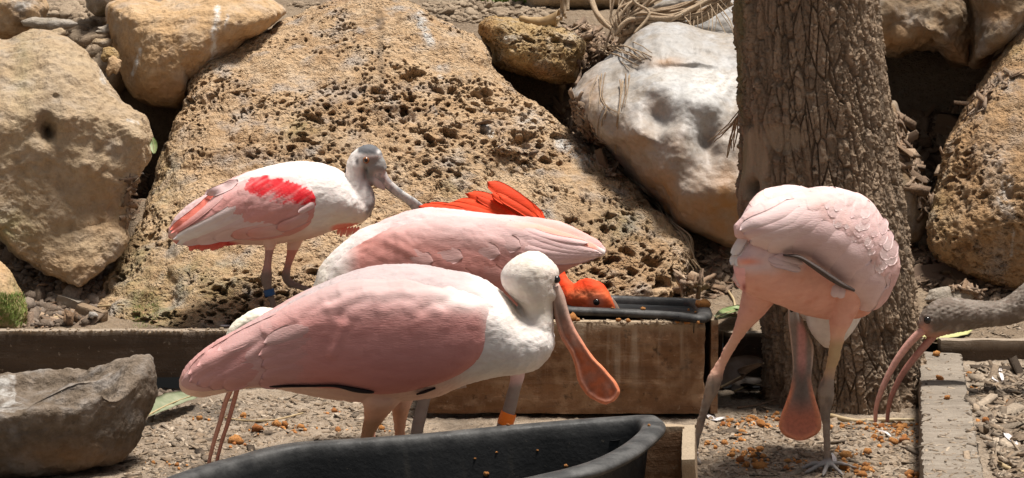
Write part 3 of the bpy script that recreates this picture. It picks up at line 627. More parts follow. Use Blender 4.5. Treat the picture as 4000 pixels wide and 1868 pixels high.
# ------------------------------------------------------------------ boards, boxes, tubs
def board(c, size, rz=0.0, seg=0.012, amp=0.002, seed=0, ry=0.0):
    """subdivided rough box centred on c; returns V, F and the local coordinates"""
    sx, sy, sz = size
    def face(a, b, fix, val, flip):
        na, nb = max(2, int(size[a] / seg)), max(2, int(size[b] / seg))
        na, nb = min(na, 280), min(nb, 280)
        A, B = np.meshgrid(np.linspace(-.5, .5, na) * size[a], np.linspace(-.5, .5, nb) * size[b])
        V = np.zeros((A.size, 3)); V[:, a] = A.ravel(); V[:, b] = B.ravel(); V[:, fix] = val
        F = grid_faces(nb, na); return V, F[:, ::-1] if flip else F
    parts = [face(0, 1, 2, sz / 2, 0), face(0, 1, 2, -sz / 2, 1), face(0, 2, 1, -sy / 2, 0), face(0, 2, 1, sy / 2, 1), face(1, 2, 0, sx / 2, 0), face(1, 2, 0, -sx / 2, 1)]
    V, F = join(parts); F = F[0]
    e = min(min(size) * 0.12, 0.005)                                            # worn, rounded edges
    hs = np.array(size) / 2
    q = np.clip(V, -(hs - e), hs - e); d = V - q; L = np.linalg.norm(d, axis=1)[:, None]; V = q + d / np.maximum(L, 1e-9) * np.minimum(L, e)
    Lc = V.copy()
    s = seed * 3.1
    d3 = np.stack([fbm(Lc * np.array([10, 40, 40]) + s, 3, seed), fbm(Lc * np.array([10, 40, 40]) + s + 9, 3, seed + 1), fbm(Lc * np.array([14, 40, 40]) + s + 18, 4, seed + 2)], 1)
    V = V + amp * d3 * 1.4
    cz, sn = math.cos(rz), math.sin(rz)
    W = V.copy()
    W[:, 0], W[:, 2] = V[:, 0] * math.cos(ry) + V[:, 2] * math.sin(ry), -V[:, 0] * math.sin(ry) + V[:, 2] * math.cos(ry)
    x = W[:, 0].copy(); W[:, 0] = x * cz - W[:, 1] * sn; W[:, 1] = x * sn + W[:, 1] * cz
    return W + np.array(c), F, Lc
def edge_attr(Lc, size, top=0.006):
    return sstep(size[2] / 2 - top * 2.2, size[2] / 2 - top * 0.3, Lc[:, 2] + 0.006 * fbm(Lc * 40, 3, 4)) * 0.85
# long plank holding back the slope
V, F, L = board((-1.05, 4.735, 0.094), (3.2, 0.05, 0.124), seg=0.012, amp=0.003, seed=4)
tag(mk('plank', V, F, M['plank'], loc=(-1.05, 4.735, 0.032), attrs={'edge': edge_attr(L, (3.2, .05, .124)), 'streak': 0 * L[:, 0]}), 'long dark weathered plank edging the bed, behind the stone basin', 'plank')
V, F, L = board((0.785, 4.735, 0.088), (0.46, 0.045, 0.125), amp=0.002, seed=14)
tag(mk('plank', V, F, M['plank'], loc=(0.785, 4.735, 0.03), attrs={'edge': edge_attr(L, (.46, .045, .125)), 'streak': 0 * L[:, 0]}), 'short brown plank between the wooden box and the tree', 'plank')
V, F, L = board((1.47, 4.73, 0.088), (0.7, 0.05, 0.085), amp=0.003, seed=15, rz=-0.03)
tag(mk('plank', V, F, M['plank'], loc=(1.47, 4.73, 0.05), attrs={'edge': edge_attr(L, (.7, .05, .085), 0.012), 'streak': 0 * L[:, 0]}), 'dark plank with pale mossy top beyond the grey timber', 'plank')
# receding timber
ang = -math.atan(0.220)
cy = (3.0 + 4.72) / 2; Lt = 1.9
V, F, L = board((timber_x(3.78) + 0.052, 3.78, 0.045), (0.104, Lt, 0.11), rz=ang, amp=0.006, seed=24, seg=0.007)
tag(mk('timber', V, F, M['timber'], loc=(timber_x(3.78) + .052, 3.78, 0), attrs={'edge': 0 * L[:, 0], 'streak': 0 * L[:, 0]}), 'grey weathered timber laid on the ground, running away beside the dark ibis', 'timber')

def rounded_ring(pts, n):
    return crom(np.column_stack([pts]), n, True)
def tub_mesh(ring_px, plane, flange, depth, taper, lip=0.016, n=220, outs_off=0.0, outs_d=None):
    """ring_px: rim outline in photo pixels, dropped on the tilted rim plane z = a + b x + c y"""
    pts = []
    a, b, c = plane
    for sx, sy in ring_px:
        p1 = P(sx, sy, 1.0) - np.array([0, 0, CAM_H])               # ray
        t = (a - CAM_H) / (p1[2] - b * p1[0] - c * p1[1]); pts.append(p1 * t + np.array([0, 0, CAM_H]))
    R = crom(np.array(pts), n, True)
    cen = R.mean(0)
    T = np.roll(R, -1, 0) - np.roll(R, 1, 0); Nn = np.stack([-T[:, 1], T[:, 0], 0 * T[:, 0]], 1); Nn /= np.linalg.norm(Nn, axis=1)[:, None] + 1e-9
    s = np.sign(((cen - R) * Nn).sum(1).mean()); Nn *= s             # inwards
    dirs = cen - R; dirs[:, 2] = 0; dirs /= np.linalg.norm(dirs, axis=1)[:, None]
    rings, ed = [], []
    prof = [(-0.002, -lip, .5), (-0.004, -lip * .55, .7), (-0.002, -0.003, 1), (0.003, 0.001, 1), (flange * .5, 0.002, .8), (flange - 0.004, 0.001, .9), (flange, -0.003, .9), (flange + 0.003, -0.010, .5)]
    for k in range(1, 13): prof.append((flange + 0.003 + taper * k / 12, -0.010 - depth * k / 12, 0.08 * max(0, 1 - k / 3)))
    for off, dz, e in prof:
        Q = R + Nn * off + np.array([0, 0, dz])
        if off > 0.008:
            g = np.exp(-np.linspace(-2, 2, 17) ** 2); g /= g.sum()
            for _ in range(2): Q = sum(np.roll(Q, i - 8, 0) * g[i] for i in range(17))
        rings.append(Q); ed.append(np.full(n, e))
    inner = len(rings)
    rings.append(rings[-1] * 0.0 + (rings[-1] + (cen - rings[-1]) * 0.5) * np.array([1, 1, 0]) + np.array([0, 0, 1]) * rings[-1][:, 2:3]); ed.append(np.zeros(n))
    V = np.concatenate(rings); k = len(rings)
    F = grid_faces(k, n, True)
    cc = rings[-1].mean(0); V = np.vstack([V, cc]); j = np.arange(n); T1 = np.stack([np.full(n, k * n), (k - 1) * n + j, (k - 1) * n + (j + 1) % n], 1)
    # outside wall
    o0 = len(V); outs = []
    for q in range(0, 9):
        outs.append(R + dirs * (flange * 0.55 + 0.006 + outs_off + (taper - 0.01) * q / 8 * 0.9) + np.array([0, 0, -0.004 - ((depth + 0.012) if outs_d is None else outs_d) * q / 8])); ed.append(np.full(n, 0.05))
    V = np.vstack([V, np.concatenate(outs), outs[-1].mean(0)]); F2 = grid_faces(9, n, True)[:, ::-1] + o0
    T2 = np.stack([np.full(n, len(V) - 1), o0 + 8 * n + (j + 1) % n, o0 + 8 * n + j], 1)
    under = np.stack([o0 + j, o0 + (j + 1) % n, (j + 1) % n, j], 1)
    e = np.concatenate(ed[:k] + [np.zeros(1)] + ed[k:] + [np.zeros(1)])
    V = V + 0.0006 * np.stack([fbm(V * 6, 2, 1), fbm(V * 6, 2, 2), 2 * fbm(V * 5, 2, 3)], 1)
    return V, [np.vstack([F, F2, under]), np.vstack([T1, T2])], e, R
# front tub (tilted, nearest the camera)
ring = [(2521, 1622), (2330, 1634), (2052, 1656), (1800, 1680), (1539, 1703), (1330, 1717), (1147, 1729), (1027, 1751), (920, 1783), (813, 1812), (643, 1868), (520, 1925), (470, 1990), (560, 2040), (900, 2035),
        (1300, 1990), (1640, 1950), (1907, 1916), (2080, 1888), (2210, 1858), (2351, 1823), (2479, 1763), (2560, 1700), (2592, 1660), (2575, 1632)]
Vt, Ft, e, R1 = tub_mesh(ring, (0.224, 0.075, 0.0), 0.032, 0.17, 0.035, lip=0.012)
tub1 = mk('feed_tub', Vt, Ft, M['tub'], loc=(Vt[:, 0].mean(), Vt[:, 1].mean(), 0.03), attrs={'edge': e})
tag(tub1, 'large black plastic feed tub with dusty rim, in front of the birds', 'tub')
hp = P(2400, 1722, 2.86)
# its wooden frame
fr = empty('tub_stand', (0.16, 2.95, 0), 'low wooden stand of dark boards around the nearest black tub', 'stand')
def frame_board(name, c, size, mat, parent, rz=0, seed=0, ry=0.0, streak=0.0):
    V, F, L = board(c, size, rz=rz, amp=0.0025 if min(size) > .028 else .0007, seed=seed, ry=ry)
    return mk(name, V, F, mat, parent, attrs={'edge': edge_attr(L, size), 'streak': np.full(len(L), streak)})
pA, pB = P(2180, 1690, 3.02), P(2672, 1672, 3.05)
frame_board('board', ((pA[0] + pB[0]) / 2 + 0.0, 3.055, 0.108), (pB[0] - pA[0], 0.03, 0.205), M['boxwood'], fr, seed=31)
frame_board('board', (pB[0] + 0.002, 2.93, 0.105), (0.022, 0.30, 0.205), M['endgrain'], fr, rz=-0.10, seed=32, ry=-0.06)
# box with the second tub
bx = empty('wooden_box', (0.22, 4.5, 0), 'stained wooden box holding the second black tub, beside the tree', 'box')
x0, x1 = P(1640, 1255, 4.29)[0], P(2786, 1255, 4.29)[0]
zt, zb = 0.234, 0.012
def long_board(name, c, size, seed, rz=0.0):
    V, F, L = board(c, size, rz=rz, amp=0.0035, seed=seed, seg=0.008)
    st = sstep(-0.15, 0.05, L[:, 0]) * sstep(0.36, 0.25, L[:, 0]) * sstep(-0.12, 0.02, L[:, 2]) * (0.3 + 0.7 * sstep(-.1, .1, L[:, 2]))
    return mk(name, V, F, M['boxwood'], bx, attrs={'edge': edge_attr(L, size, 0.016), 'streak': st})
long_board('front_board', ((x0 + x1) / 2 - 0.01, 4.30, (zt + zb) / 2), (x1 - x0 - 0.02, 0.04, zt - zb), 41)
long_board('back_board', ((x0 + x1) / 2, 4.68, (zt + zb) / 2), (x1 - x0, 0.03, zt - zb - .02), 42)
frame_board('end_board', (x1 + 0.004, 4.49, (zt + zb) / 2), (0.018, 0.40, zt - zb + 0.004), M['boxwood'], bx, seed=43)
frame_board('end_board', (x0 + 0.012, 4.49, (zt + zb) / 2), (0.022, 0.34, zt - zb - .004), M['boxwood'], bx, seed=44)
ring = [(2560, 1161), (2700, 1166), (2752, 1180), (2774, 1205), (2772, 1226), (2740, 1236), (2690, 1232), (2620, 1223), (2500, 1216), (2220, 1205), (1980, 1197), (1760, 1191), (1715, 1182), (1730, 1166), (1800, 1152), (2100, 1152), (2380, 1154)]
Vt, Ft, e, R2 = tub_mesh(ring, (0.264, -0.03, 0.0), 0.030, 0.16, 0.03, outs_off=0.0, outs_d=0.012)
tag(mk('feed_tub', Vt, Ft, M['tub'], loc=(Vt[:, 0].mean(), Vt[:, 1].mean(), 0.08), attrs={'edge': e}), 'black feed tub set in the wooden box, with the red head inside it', 'tub')

# stone basin
def basin():
    C = np.array([P(105, 1600, 3.72)[0], 3.74, 0.0]); Rm = 0.255
    n = 300; th = np.linspace(0, 2 * PI, n, endpoint=False)
    # rim height by angle (0 = right, 90 = away)
    ang = np.degrees(th); ha = [0, 25, 60, 100, 150, 200, 235, 255, 275, 290, 305, 318, 330, 345, 360]
    hv = [0.226, 0.220, 0.180, 0.160, 0.160, 0.152, 0.146, 0.142, 0.146, 0.158, 0.152, 0.178, 0.164, 0.200, 0.226]
    hz = np.interp(ang, ha, hv) + 0.008 * fbm(np.stack([np.cos(th) * 3, np.sin(th) * 3, 0 * th], 1), 4, 5)
    zb = -0.004
    rings = []
    def ring(r, z): rings.append(np.stack([C[0] + r * np.cos(th), C[1] + r * np.sin(th) * 0.9, z], 1))
    prof = [(0.45, 0.0), (0.62, 0.0), (0.74, 0.05), (0.82, 0.14), (0.88, 0.25), (0.93, 0.4), (0.965, 0.55), (0.985, 0.7), (1.0, 0.85), (0.995, 0.95), (0.97, 1.0), (0.90, 1.0), (0.84, 0.98), (0.79, 0.93), (0.76, 0.88), (0.70, 0.84), (0.55, 0.80), (0.3, 0.78)]
    K = crom(np.array([(a, b, 0) for a, b in prof]), 110)
    for a, b, _ in K: ring(Rm * a + 0 * th, zb + (hz - zb) * b)
    V = np.concatenate(rings); k = len(rings); F = grid_faces(k, n, True)
    V = np.vstack([V, rings[0].mean(0), rings[-1].mean(0)]); j = np.arange(n)
    T = np.vstack([np.stack([np.full(n, k * n), (j + 1) % n, j], 1), np.stack([np.full(n, k * n + 1), (k - 1) * n + j, (k - 1) * n + (j + 1) % n], 1)])
    N = normals(V, [F, T])
    W1, W2, wid = worley(V * 7.5 + 0.25 * fbm(V * 9, 2, 5)[:, None], 15)
    d = -0.030 * (W1 - 0.4) + 0.014 * fbm(V * 7, 4, 61) + 0.006 * np.abs(fbm(V * 26, 4, 62)) + 0.0035 * fbm(V * 90, 3, 63)
    F1, _, cid = worley(V * np.array([60, 60, 30]), 9); d = d - 0.004 * sstep(0.4, 0.1, F1) * (cid > 0.55)
    V = V + N * d[:, None]
    sx, sy = proj(V)
    inner = np.zeros(len(V)); inner[int(0.68 * k) * n: k * n] = 0.5
    z0 = 0 * sx
    o = mk('stone_basin', V, [F, T], M['rock_bowl'], loc=(C[0], C[1], zb), attrs={'stain': inner * (sx < 60), 'moss': z0, 'dark': 0.45 * sstep(0.15, 0.09, V[:, 2] + 0.02 * fbm(V * 12, 3, 2)), 'rust': 0.35 * np.exp(-((sx - 300) / 200) ** 2 - ((sy - 1780) / 60) ** 2)})  # dark attribute paints shade into the lower wall of the basin
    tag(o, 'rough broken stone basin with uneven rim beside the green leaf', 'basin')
basin()

# ------------------------------------------------------------------ litter lying on the ground, the slope and the stones
DG = bpy.context.evaluated_depsgraph_get()
ORI = Vector((0, 0, CAM_H))
def hit(sx, sy):
    d = Vector(P(sx, sy, 1.0)) - ORI
    ok, loc, nrm, idx, ob, mt = SC.ray_cast(DG, ORI, d.normalized())
    return (np.array(loc), np.array(nrm), ob) if ok else None
def chip_variant(seed, kind='chip'):
    r = np.random.default_rng(seed)
    if kind == 'chip':
        x = np.array([-.5, -.5, -.5, -.5, .5, .5, .5, .5]) * (1 + .25 * r.normal(size=8)); y = np.array([-.5, .5, .5, -.5] * 2) * r.uniform(.55, 1.15, 8); z = np.array([-.5, -.5, .5, .5] * 2) * r.uniform(.5, 1.3, 8)
        V = np.stack([x, y, z], 1)
        F = np.array([[0, 3, 2, 1], [4, 5, 6, 7], [0, 1, 5, 4], [1, 2, 6, 5], [2, 3, 7, 6], [3, 0, 4, 7]])
        return V, [F]
    n, m = 6, 8                                   # lumpy pebble, clod or pellet
    th, ph = np.meshgrid(np.linspace(0, 2 * PI, m, endpoint=False), np.linspace(0.25, PI - 0.25, n))
    V = np.stack([np.cos(th) * np.sin(ph), np.sin(th) * np.sin(ph), np.cos(ph)], -1).reshape(-1, 3) * 0.5
    V = V * (1 + 0.55 * perlin(V * 3.5 + seed * 7.7, seed))[:, None]
    V = np.vstack([V, [[0, 0, .47]], [[0, 0, -.47]]]); j = np.arange(m)
    return V, [grid_faces(n, m, True), np.vstack([np.stack([np.full(m, n * m), (j + 1) % m, j], 1), np.stack([np.full(m, n * m + 1), (n - 1) * m + j, (n - 1) * m + (j + 1) % m], 1)])]
VAR = {k: [chip_variant(i, k) for i in range(8)] for k in ('chip', 'lump')}
def rotm(nrm, yaw, tilt, r):
    z = Vector(nrm) + Vector(r.normal(size=3) * tilt); z.normalize()
    q = z.to_track_quat('Z', 'Y').to_matrix() @ Matrix.Rotation(yaw, 3, 'Z')
    return np.array(q)
def sample(poly, n, r):
    poly = np.array(poly, float); lo, hi = poly.min(0), poly.max(0); out = []
    while len(out) < n:
        p = r.uniform(lo, hi, (n * 3, 2)); p = p[in_poly(p[:, 0], p[:, 1], poly)]; out += list(p)
    return out[:n]
MESHES = {}
def shared(kind, i, mat):
    k = (kind, i, mat)
    if k not in MESHES:
        V, F = VAR[kind][i]; me = mesh_data({'chip': 'wood_chip', 'lump': 'lump'}[kind], V, F, attrs={'tone': np.full(len(V), 0.0)}, smooth=(kind == 'lump')); me.materials.append(M[mat]); MESHES[k] = me
    return MESHES[k]
def scatter(name, poly, n, size, mat, kind='chip', big=0, label=None, cat=None, group=None, seed=0, tilt=0.35, only=None, sink=0.2, bigsize=1.6, aspect=(1, .34, .10)):
    """n pieces inside a patch of the photo: the largest are things of their own, the rest one mass"""
    r = np.random.default_rng(seed)
    acc = []
    for i, (x, y) in enumerate(sample(poly, n, r)):
        h = hit(x, y)
        if h is None: continue
        loc, nrm, ob = h
        if only and not any(ob.name.startswith(o) for o in only): continue
        s = size * math.exp(r.normal() * 0.4) * (bigsize if i < big else 1)
        sc3 = np.array(aspect) * s * np.array([r.uniform(.7, 1.35), r.uniform(.7, 1.4), r.uniform(.7, 1.3)])
        R = rotm(nrm, r.uniform(0, 2 * PI), tilt, r); c = loc + nrm * sc3[2] * (0.5 - sink)
        if i < big:
            me = shared(kind, int(r.integers(8)), mat)
            o = bpy.data.objects.new(name, me); COL.objects.link(o)
            o.matrix_world = Matrix.Translation(c) @ Matrix(R).to_4x4() @ Matrix.Diagonal((*sc3, 1))
            tag(o, label, cat, group)
        else:
            V, F = VAR[kind][int(r.integers(8))]
            acc.append(((V * sc3) @ R.T + c, F, r.random()))
    if acc:
        V, F = join([(a, f) for a, f, _ in acc]); tone = np.concatenate([np.full(len(a), t) for a, _, t in acc])
        o = mk(name if not big else name + '_litter', V, F, M[mat], attrs={'tone': tone}, smooth=(kind == 'lump')); tag(o, kind='stuff')
ROCKS = ['boulder', 'stone', 'mossy']
Z_left = [(0, 950), (150, 1050), (290, 1135), (420, 1060), (400, 1160), (350, 1275), (90, 1278), (110, 1150), (60, 1040), (0, 1020)]
Z_gap = [(500, 680), (575, 690), (550, 790), (510, 880), (490, 860)]
Z_top = [(2140, 130), (2290, 85), (2440, 200), (2460, 300), (2340, 340), (2270, 380), (2235, 330), (2260, 170)]
Z_crev = [(2180, 430), (2260, 380), (2300, 470), (2380, 600), (2440, 680), (2380, 690), (2250, 560)]
Z_mid = [(2640, 1010), (2900, 960), (2890, 1120), (2740, 1180), (2660, 1150)]
Z_pocket = [(3470, 440), (3700, 460), (3690, 560), (3640, 820), (3600, 830), (3520, 620)]
Z_right = [(3540, 950), (3680, 980), (3800, 1080), (4000, 1130), (4000, 1190), (3720, 1130), (3560, 1110)]
Z_edge = [(3790, 1430), (4000, 1425), (4000, 1868), (3890, 1868)]
Z_floor = [(560, 1600), (1000, 1540), (1640, 1560), (1650, 1720), (1100, 1730), (620, 1868), (480, 1868)]
Z_floor2 = [(2720, 1650), (3000, 1580), (3050, 1640), (3600, 1650), (3615, 1868), (2730, 1868)]
Z_clod = [(150, 40), (420, 0), (430, 120), (470, 330), (430, 340), (340, 190), (230, 120)]
Z_topsoil = [(1080, 20), (1900, 0), (2200, 20), (2200, 130), (1900, 100), (1500, 60)]
scatter('wood_chip', Z_left, 420, .030, 'chip', big=26, label='brown wood chip in the mulch between the mossy stone and the boulders', cat='wood chip', group='chips by the mossy stone', seed=1, only=['slope'])
scatter('clod_litter', Z_left, 500, .018, 'clod_dark', 'lump', seed=2, only=['slope'], aspect=(1, .8, .7))
scatter('wood_chip', Z_gap, 110, .026, 'chip', big=10, label='wood chip caught in the narrow gap under the smooth tan boulder', cat='wood chip', group='chips in the narrow gap', seed=3)
scatter('wood_chip', Z_top, 620, .030, 'chip', big=40, label='wood chip in the mulch between the yellow and the grey boulder', cat='wood chip', group='chips beside the yellow boulder', seed=4, only=['slope', 'stone'])
scatter('wood_chip', Z_crev, 380, .028, 'chip', big=24, label='wood chip in the crevice along the edge of the pitted boulder', cat='wood chip', group='chips in the crevice', seed=5)
scatter('wood_chip', Z_mid, 330, .034, 'chip', big=34, label='wood chip in the mulch between pitted boulder and trunk', cat='wood chip', group='chips left of the trunk', seed=6, only=['slope', 'stone'])
scatter('wood_chip', Z_pocket, 460, .036, 'chip', big=44, label='wood chip in the mulch pocket below the cave', cat='wood chip', group='chips below the cave', seed=7, only=['slope', 'boulder'])
scatter('wood_chip', Z_right, 460, .034, 'chip', big=40, label='wood chip at the foot of the ochre boulder', cat='wood chip', group='chips under the ochre boulder', seed=8, only=['slope', 'stone'])
scatter('wood_chip', Z_edge, 900, .024, 'mudchip', big=40, label='damp wood chip in the soil beyond the grey timber', cat='wood chip', group='chips beyond the timber', seed=9, only=['ground'], tilt=.25)
scatter('mud_litter', Z_floor, 1100, .015, 'mudchip', seed=10, only=['ground'], tilt=.12, sink=.45, aspect=(1, .5, .10))
scatter('mud_litter', Z_floor2, 1300, .015, 'mudchip', seed=11, only=['ground'], tilt=.12, sink=.45, aspect=(1, .5, .10))
scatter('gravel_litter', Z_floor, 700, .0055, 'clod', 'lump', seed=12, only=['ground'], sink=.5, aspect=(1, .8, .6))
scatter('gravel_litter', Z_floor2, 700, .0055, 'clod', 'lump', seed=13, only=['ground'], sink=.5, aspect=(1, .8, .6))
scatter('clod_litter', Z_clod, 1300, .030, 'clod', 'lump', seed=14, only=['slope'], aspect=(1, .8, .6))
scatter('clod_litter', Z_topsoil, 700, .022, 'clod', 'lump', seed=15, only=['slope'], aspect=(1, .8, .5), sink=.35)
scatter('clod_litter', [(0, 1500), (560, 1500), (700, 1540), (600, 1600), (0, 1560)], 300, .016, 'clod_dark', 'lump', seed=16, only=['ground'], aspect=(1, .8, .7))
scatter('wood_chip', [(3620, 1090), (3990, 1180), (3990, 1340), (3800, 1360), (3620, 1290)], 240, .018, 'mudchip', seed=17, only=['slope'], tilt=.2)
scatter('flake_litter', [(3600, 1375), (3765, 1375), (3860, 1868), (3620, 1868)], 260, .010, 'mudchip', seed=27, only=['timber'], tilt=.06, sink=.65, aspect=(1, .35, .10))
scatter('flake_litter', [(0, 1270), (900, 1270), (900, 1300), (0, 1300)], 260, .006, 'clod', 'lump', seed=28, only=['plank'], aspect=(1, .8, .4))
scatter('flake_litter', [(2220, 1240), (2790, 1250), (2790, 1275), (2220, 1262)], 120, .005, 'clod', 'lump', seed=29, only=['front'], aspect=(1, .8, .4))
scatter('chip_litter', [(1880, 480), (2100, 600), (2050, 640), (1870, 560)], 16, .02, 'chip', seed=18)
scatter('chip_litter', [(3690, 430), (3790, 470), (3990, 300), (3990, 240), (3750, 380)], 50, .03, 'chip', seed=19)
# orange food pellets
CRUMB = []
def pellets(lst, label, group, seed, base=.0125, mat='pellet'):
    r = np.random.default_rng(seed)
    for i, it in enumerate(lst):
        x, y = it[0], it[1]; k = it[2] if len(it) > 2 else 1.0
        h = hit(x, y)
        if h is None: continue
        loc, nrm, ob = h; s = base * k * math.exp(r.normal() * .28)
        o = bpy.data.objects.new('food_pellet', shared('lump', int(r.integers(8)), mat)); COL.objects.link(o)
        up = np.array([0, 0, 1.0]); R = rotm(up, r.uniform(0, 6.28), .3, r)
        o.matrix_world = Matrix.Translation(loc + up * s * .28) @ Matrix(R).to_4x4() @ Matrix.Diagonal((s * r.uniform(.9, 1.4), s * r.uniform(.8, 1.1), s * .85, 1))
        tag(o, label, 'food pellet', group)
        if ob.name.startswith('ground') or ob.name.startswith('mud'):
            for _ in range(5): CRUMB.append((loc + np.array([r.normal() * .018, r.normal() * .022, .0015]), .0045 * math.exp(r.normal() * .4), int(r.integers(8)), r.random()))
rp = np.random.default_rng(77)
pellets([tuple(p) for p in sample([(3330, 1655), (3560, 1658), (3560, 1730), (3420, 1730)], 20, rp)] + [tuple(p) for p in sample([(3240, 1655), (3560, 1658), (3560, 1750), (3380, 1750)], 6, rp)], 'orange food pellet in the heap just before the straw stalk', 'pellets before the straw', 1)
pellets([tuple(p) for p in sample([(2790, 1630), (3040, 1620), (3040, 1670), (2790, 1670)], 14, rp)], 'orange food pellet on the ground between the box and the hanging bill', 'pellets beside the bill', 10, .013)
pellets([tuple(p) for p in sample([(2760, 1690), (3180, 1690), (3180, 1868), (2760, 1868)], 9, rp)] + [(x + 26 * rp.normal(), y + 12 * rp.normal()) for x, y in [(2885, 1730), (2880, 1790), (2960, 1800), (3060, 1830)] for _ in range(3)], 'orange food pellet on the ground between the two feet at the tree', 'pellets between the feet', 11, .0135)
pellets([tuple(p) for p in sample([(3270, 1760), (3590, 1760), (3600, 1868), (3270, 1868)], 12, rp)], 'orange food pellet on the ground between the standing leg and the timber', 'pellets by the timber', 12, .0135)
pellets([(950, 1632), (1080, 1668), (1113, 1668), (1145, 1692), (1175, 1676), (1003, 1685), (915, 1728), (930, 1736), (1305, 1612), (690, 1822), (600, 1812), (1320, 1685), (1490, 1680), (1560, 1600), (780, 1640)], 'orange food pellet on damp ground under the nearest spoonbill', 'pellets under the nearest bird', 2, .016)
pellets([(2236, 1252), (2257, 1254), (2246, 1250), (2416, 1256), (2455, 1257), (2645, 1262), (2690, 1262), (2680, 1262), (2728, 1263), (2740, 1264)], 'orange crumb on the top edge of the wooden box', 'crumbs on the box edge', 3, .014)
pellets([(2497, 1243, 1.5)], 'largest orange pellet on the edge of the wooden box', None, 4, .016)
pellets([(2512, 1211), (2748, 1198, 1.6), (2717, 1222, .7), (2690, 1214, .7), (2392, 1206, .6)], 'orange crumb on the rim of the black tub in the box', 'crumbs on the boxed tub', 5, .013)
pellets([(3658, 1390), (3671, 1484), (3700, 1560, .7)], 'orange crumb on the grey timber', 'crumbs on the timber', 6, .014)
pellets([(3785, 1466), (3795, 1520), (3960, 1590), (3850, 1650), (3940, 1580)], 'yellow orange crumb in the soil beyond the timber', 'crumbs beyond the timber', 7, .014)
pellets([(2535, 1665, .8), (1900, 1858, .7), (2210, 1825, .6), (1985, 1663, .5)], 'tiny orange crumb on the rim of the nearest tub', 'crumbs on the nearest tub', 8, .010)
pellets([(2100, 1762, .6), (1940, 1770, .6), (1855, 1795, .5)], 'crumb stuck to the inside wall of the nearest tub', 'crumbs inside the nearest tub', 9, .007)

V, F = join([(VAR['lump'][v][0] * s_ + c_, VAR['lump'][v][1]) for c_, s_, v, t in CRUMB])
tag(mk('food_crumbs', V, F, M['pellet'], attrs={'tone': np.concatenate([np.full(len(VAR['lump'][v][0]), t) for _, _, v, t in CRUMB])}), kind='stuff')
# leaves, shed feathers, sticks
def leaf(name, px, wpx, mat, label, cat, curl=0.25, lift=0.01, fold=0.0, seed=0, flat=0.35, D=None, n=18, m=11, hold=False):
    """leaf along the pixel path px, lying on what is there; curl raises its edges"""
    if D is None:
        pts = []
        for x, y in px:
            h = hit(x, y); pts.append(h[0])
        pts = np.array(pts)
    else: pts = np.array([P(x, y, d) for (x, y), d in zip(px, D)])
    pts = pts.astype(float); pts[:, 2] += lift
    K = crom(pts, n); T = np.gradient(K, axis=0); T /= np.linalg.norm(T, axis=1)[:, None]
    up = np.array([0, -flat, 1.0]) if not hold else np.array([0, -1.0, 0.3]); Sd = np.cross(T, up); Sd /= np.linalg.norm(Sd, axis=1)[:, None]; U = np.cross(Sd, T)
    t = np.linspace(0, 1, n); wd = wpx / FPX * K[:, 1].mean() * (np.sin(PI * np.clip(t * .94 + .03, 0, 1)) ** .65)
    u = np.linspace(-1, 1, m)
    r = np.random.default_rng(seed)
    V = K[:, None] + Sd[:, None] * (u[None, :, None] * wd[:, None, None] / 2) + U[:, None] * ((curl * u[None] ** 2 + fold * abs(u[None])) * wd[:, None] / 2)[..., None]
    V = V.reshape(-1, 3); V[:, 2] += 0.06 * wd.max() * fbm(V * 25, 3, seed); ed = np.repeat(1.0, n * m)
    F = grid_faces(n, m)
    th = 0.0008; Nn = normals(V, F); V = np.vstack([V, V - Nn * th]); F2 = F[:, ::-1] + n * m
    ring = np.concatenate([np.arange(m), np.arange(1, n) * m + m - 1, (n - 1) * m + np.arange(m - 2, -1, -1), np.arange(n - 2, 0, -1) * m]); r2 = np.roll(ring, -1)
    F = np.vstack([F, F2, np.stack([ring, r2, r2 + n * m, ring + n * m], 1)])
    o = mk(name, V, F, M[mat], loc=K[n // 2]); tag(o, label, cat)
    # midrib
    Vr, Fr = tube(K + U * 0.0012, np.linspace(.0022, .0008, n) * (wpx / 90), n, 6)
    mk('midrib', Vr, Fr, M['straw'] if 'feather' not in mat else M['downfeather'], o)
    return o
leaf('leaf', [(575, 1668), (640, 1632), (700, 1605), (764, 1582)], 110, 'leaf_pale', 'wrinkled grey green leaf on the ground beside the stone basin', 'leaf', .4, .025, seed=1, flat=1.3)
leaf('leaf', [(2760, 1286), (2830, 1268), (2900, 1262)], 95, 'leaf_pale', 'bluish green fallen leaf between box and tree, just behind the short plank', 'leaf', .15, .022, seed=2)
leaf('leaf', [(2800, 1272), (2880, 1240), (2990, 1262)], 70, 'leaf_green', 'fresh green leaf behind the bluish one beside the trunk', 'leaf', .3, .02, seed=3)
leaf('leaf', [(3610, 1338), (3700, 1318), (3790, 1300)], 110, 'leaf_yellow', 'yellow green leaf lying behind the end of the grey timber', 'leaf', .12, .012, seed=4)
leaf('leaf', [(603, 600), (600, 570), (594, 535)], 30, 'leaf_green', 'small green leaf stuck in the narrow gap beside the smooth boulder', 'leaf', .2, .0, seed=5, D=[5.34, 5.36, 5.38], hold=True)
leaf('leaf', [(2870, 1560), (2940, 1535), (3016, 1545)], 130, 'leaf_brown', 'flat brown dead leaf on the ground under the curled one', 'leaf', .2, .02, seed=6)
leaf('leaf', [(2815, 1515), (2890, 1475), (2985, 1420)], 130, 'leaf_brown', 'curled dry brown leaf standing up between box and trunk', 'leaf', .9, .0, seed=7, D=[4.42, 4.47, 4.44])
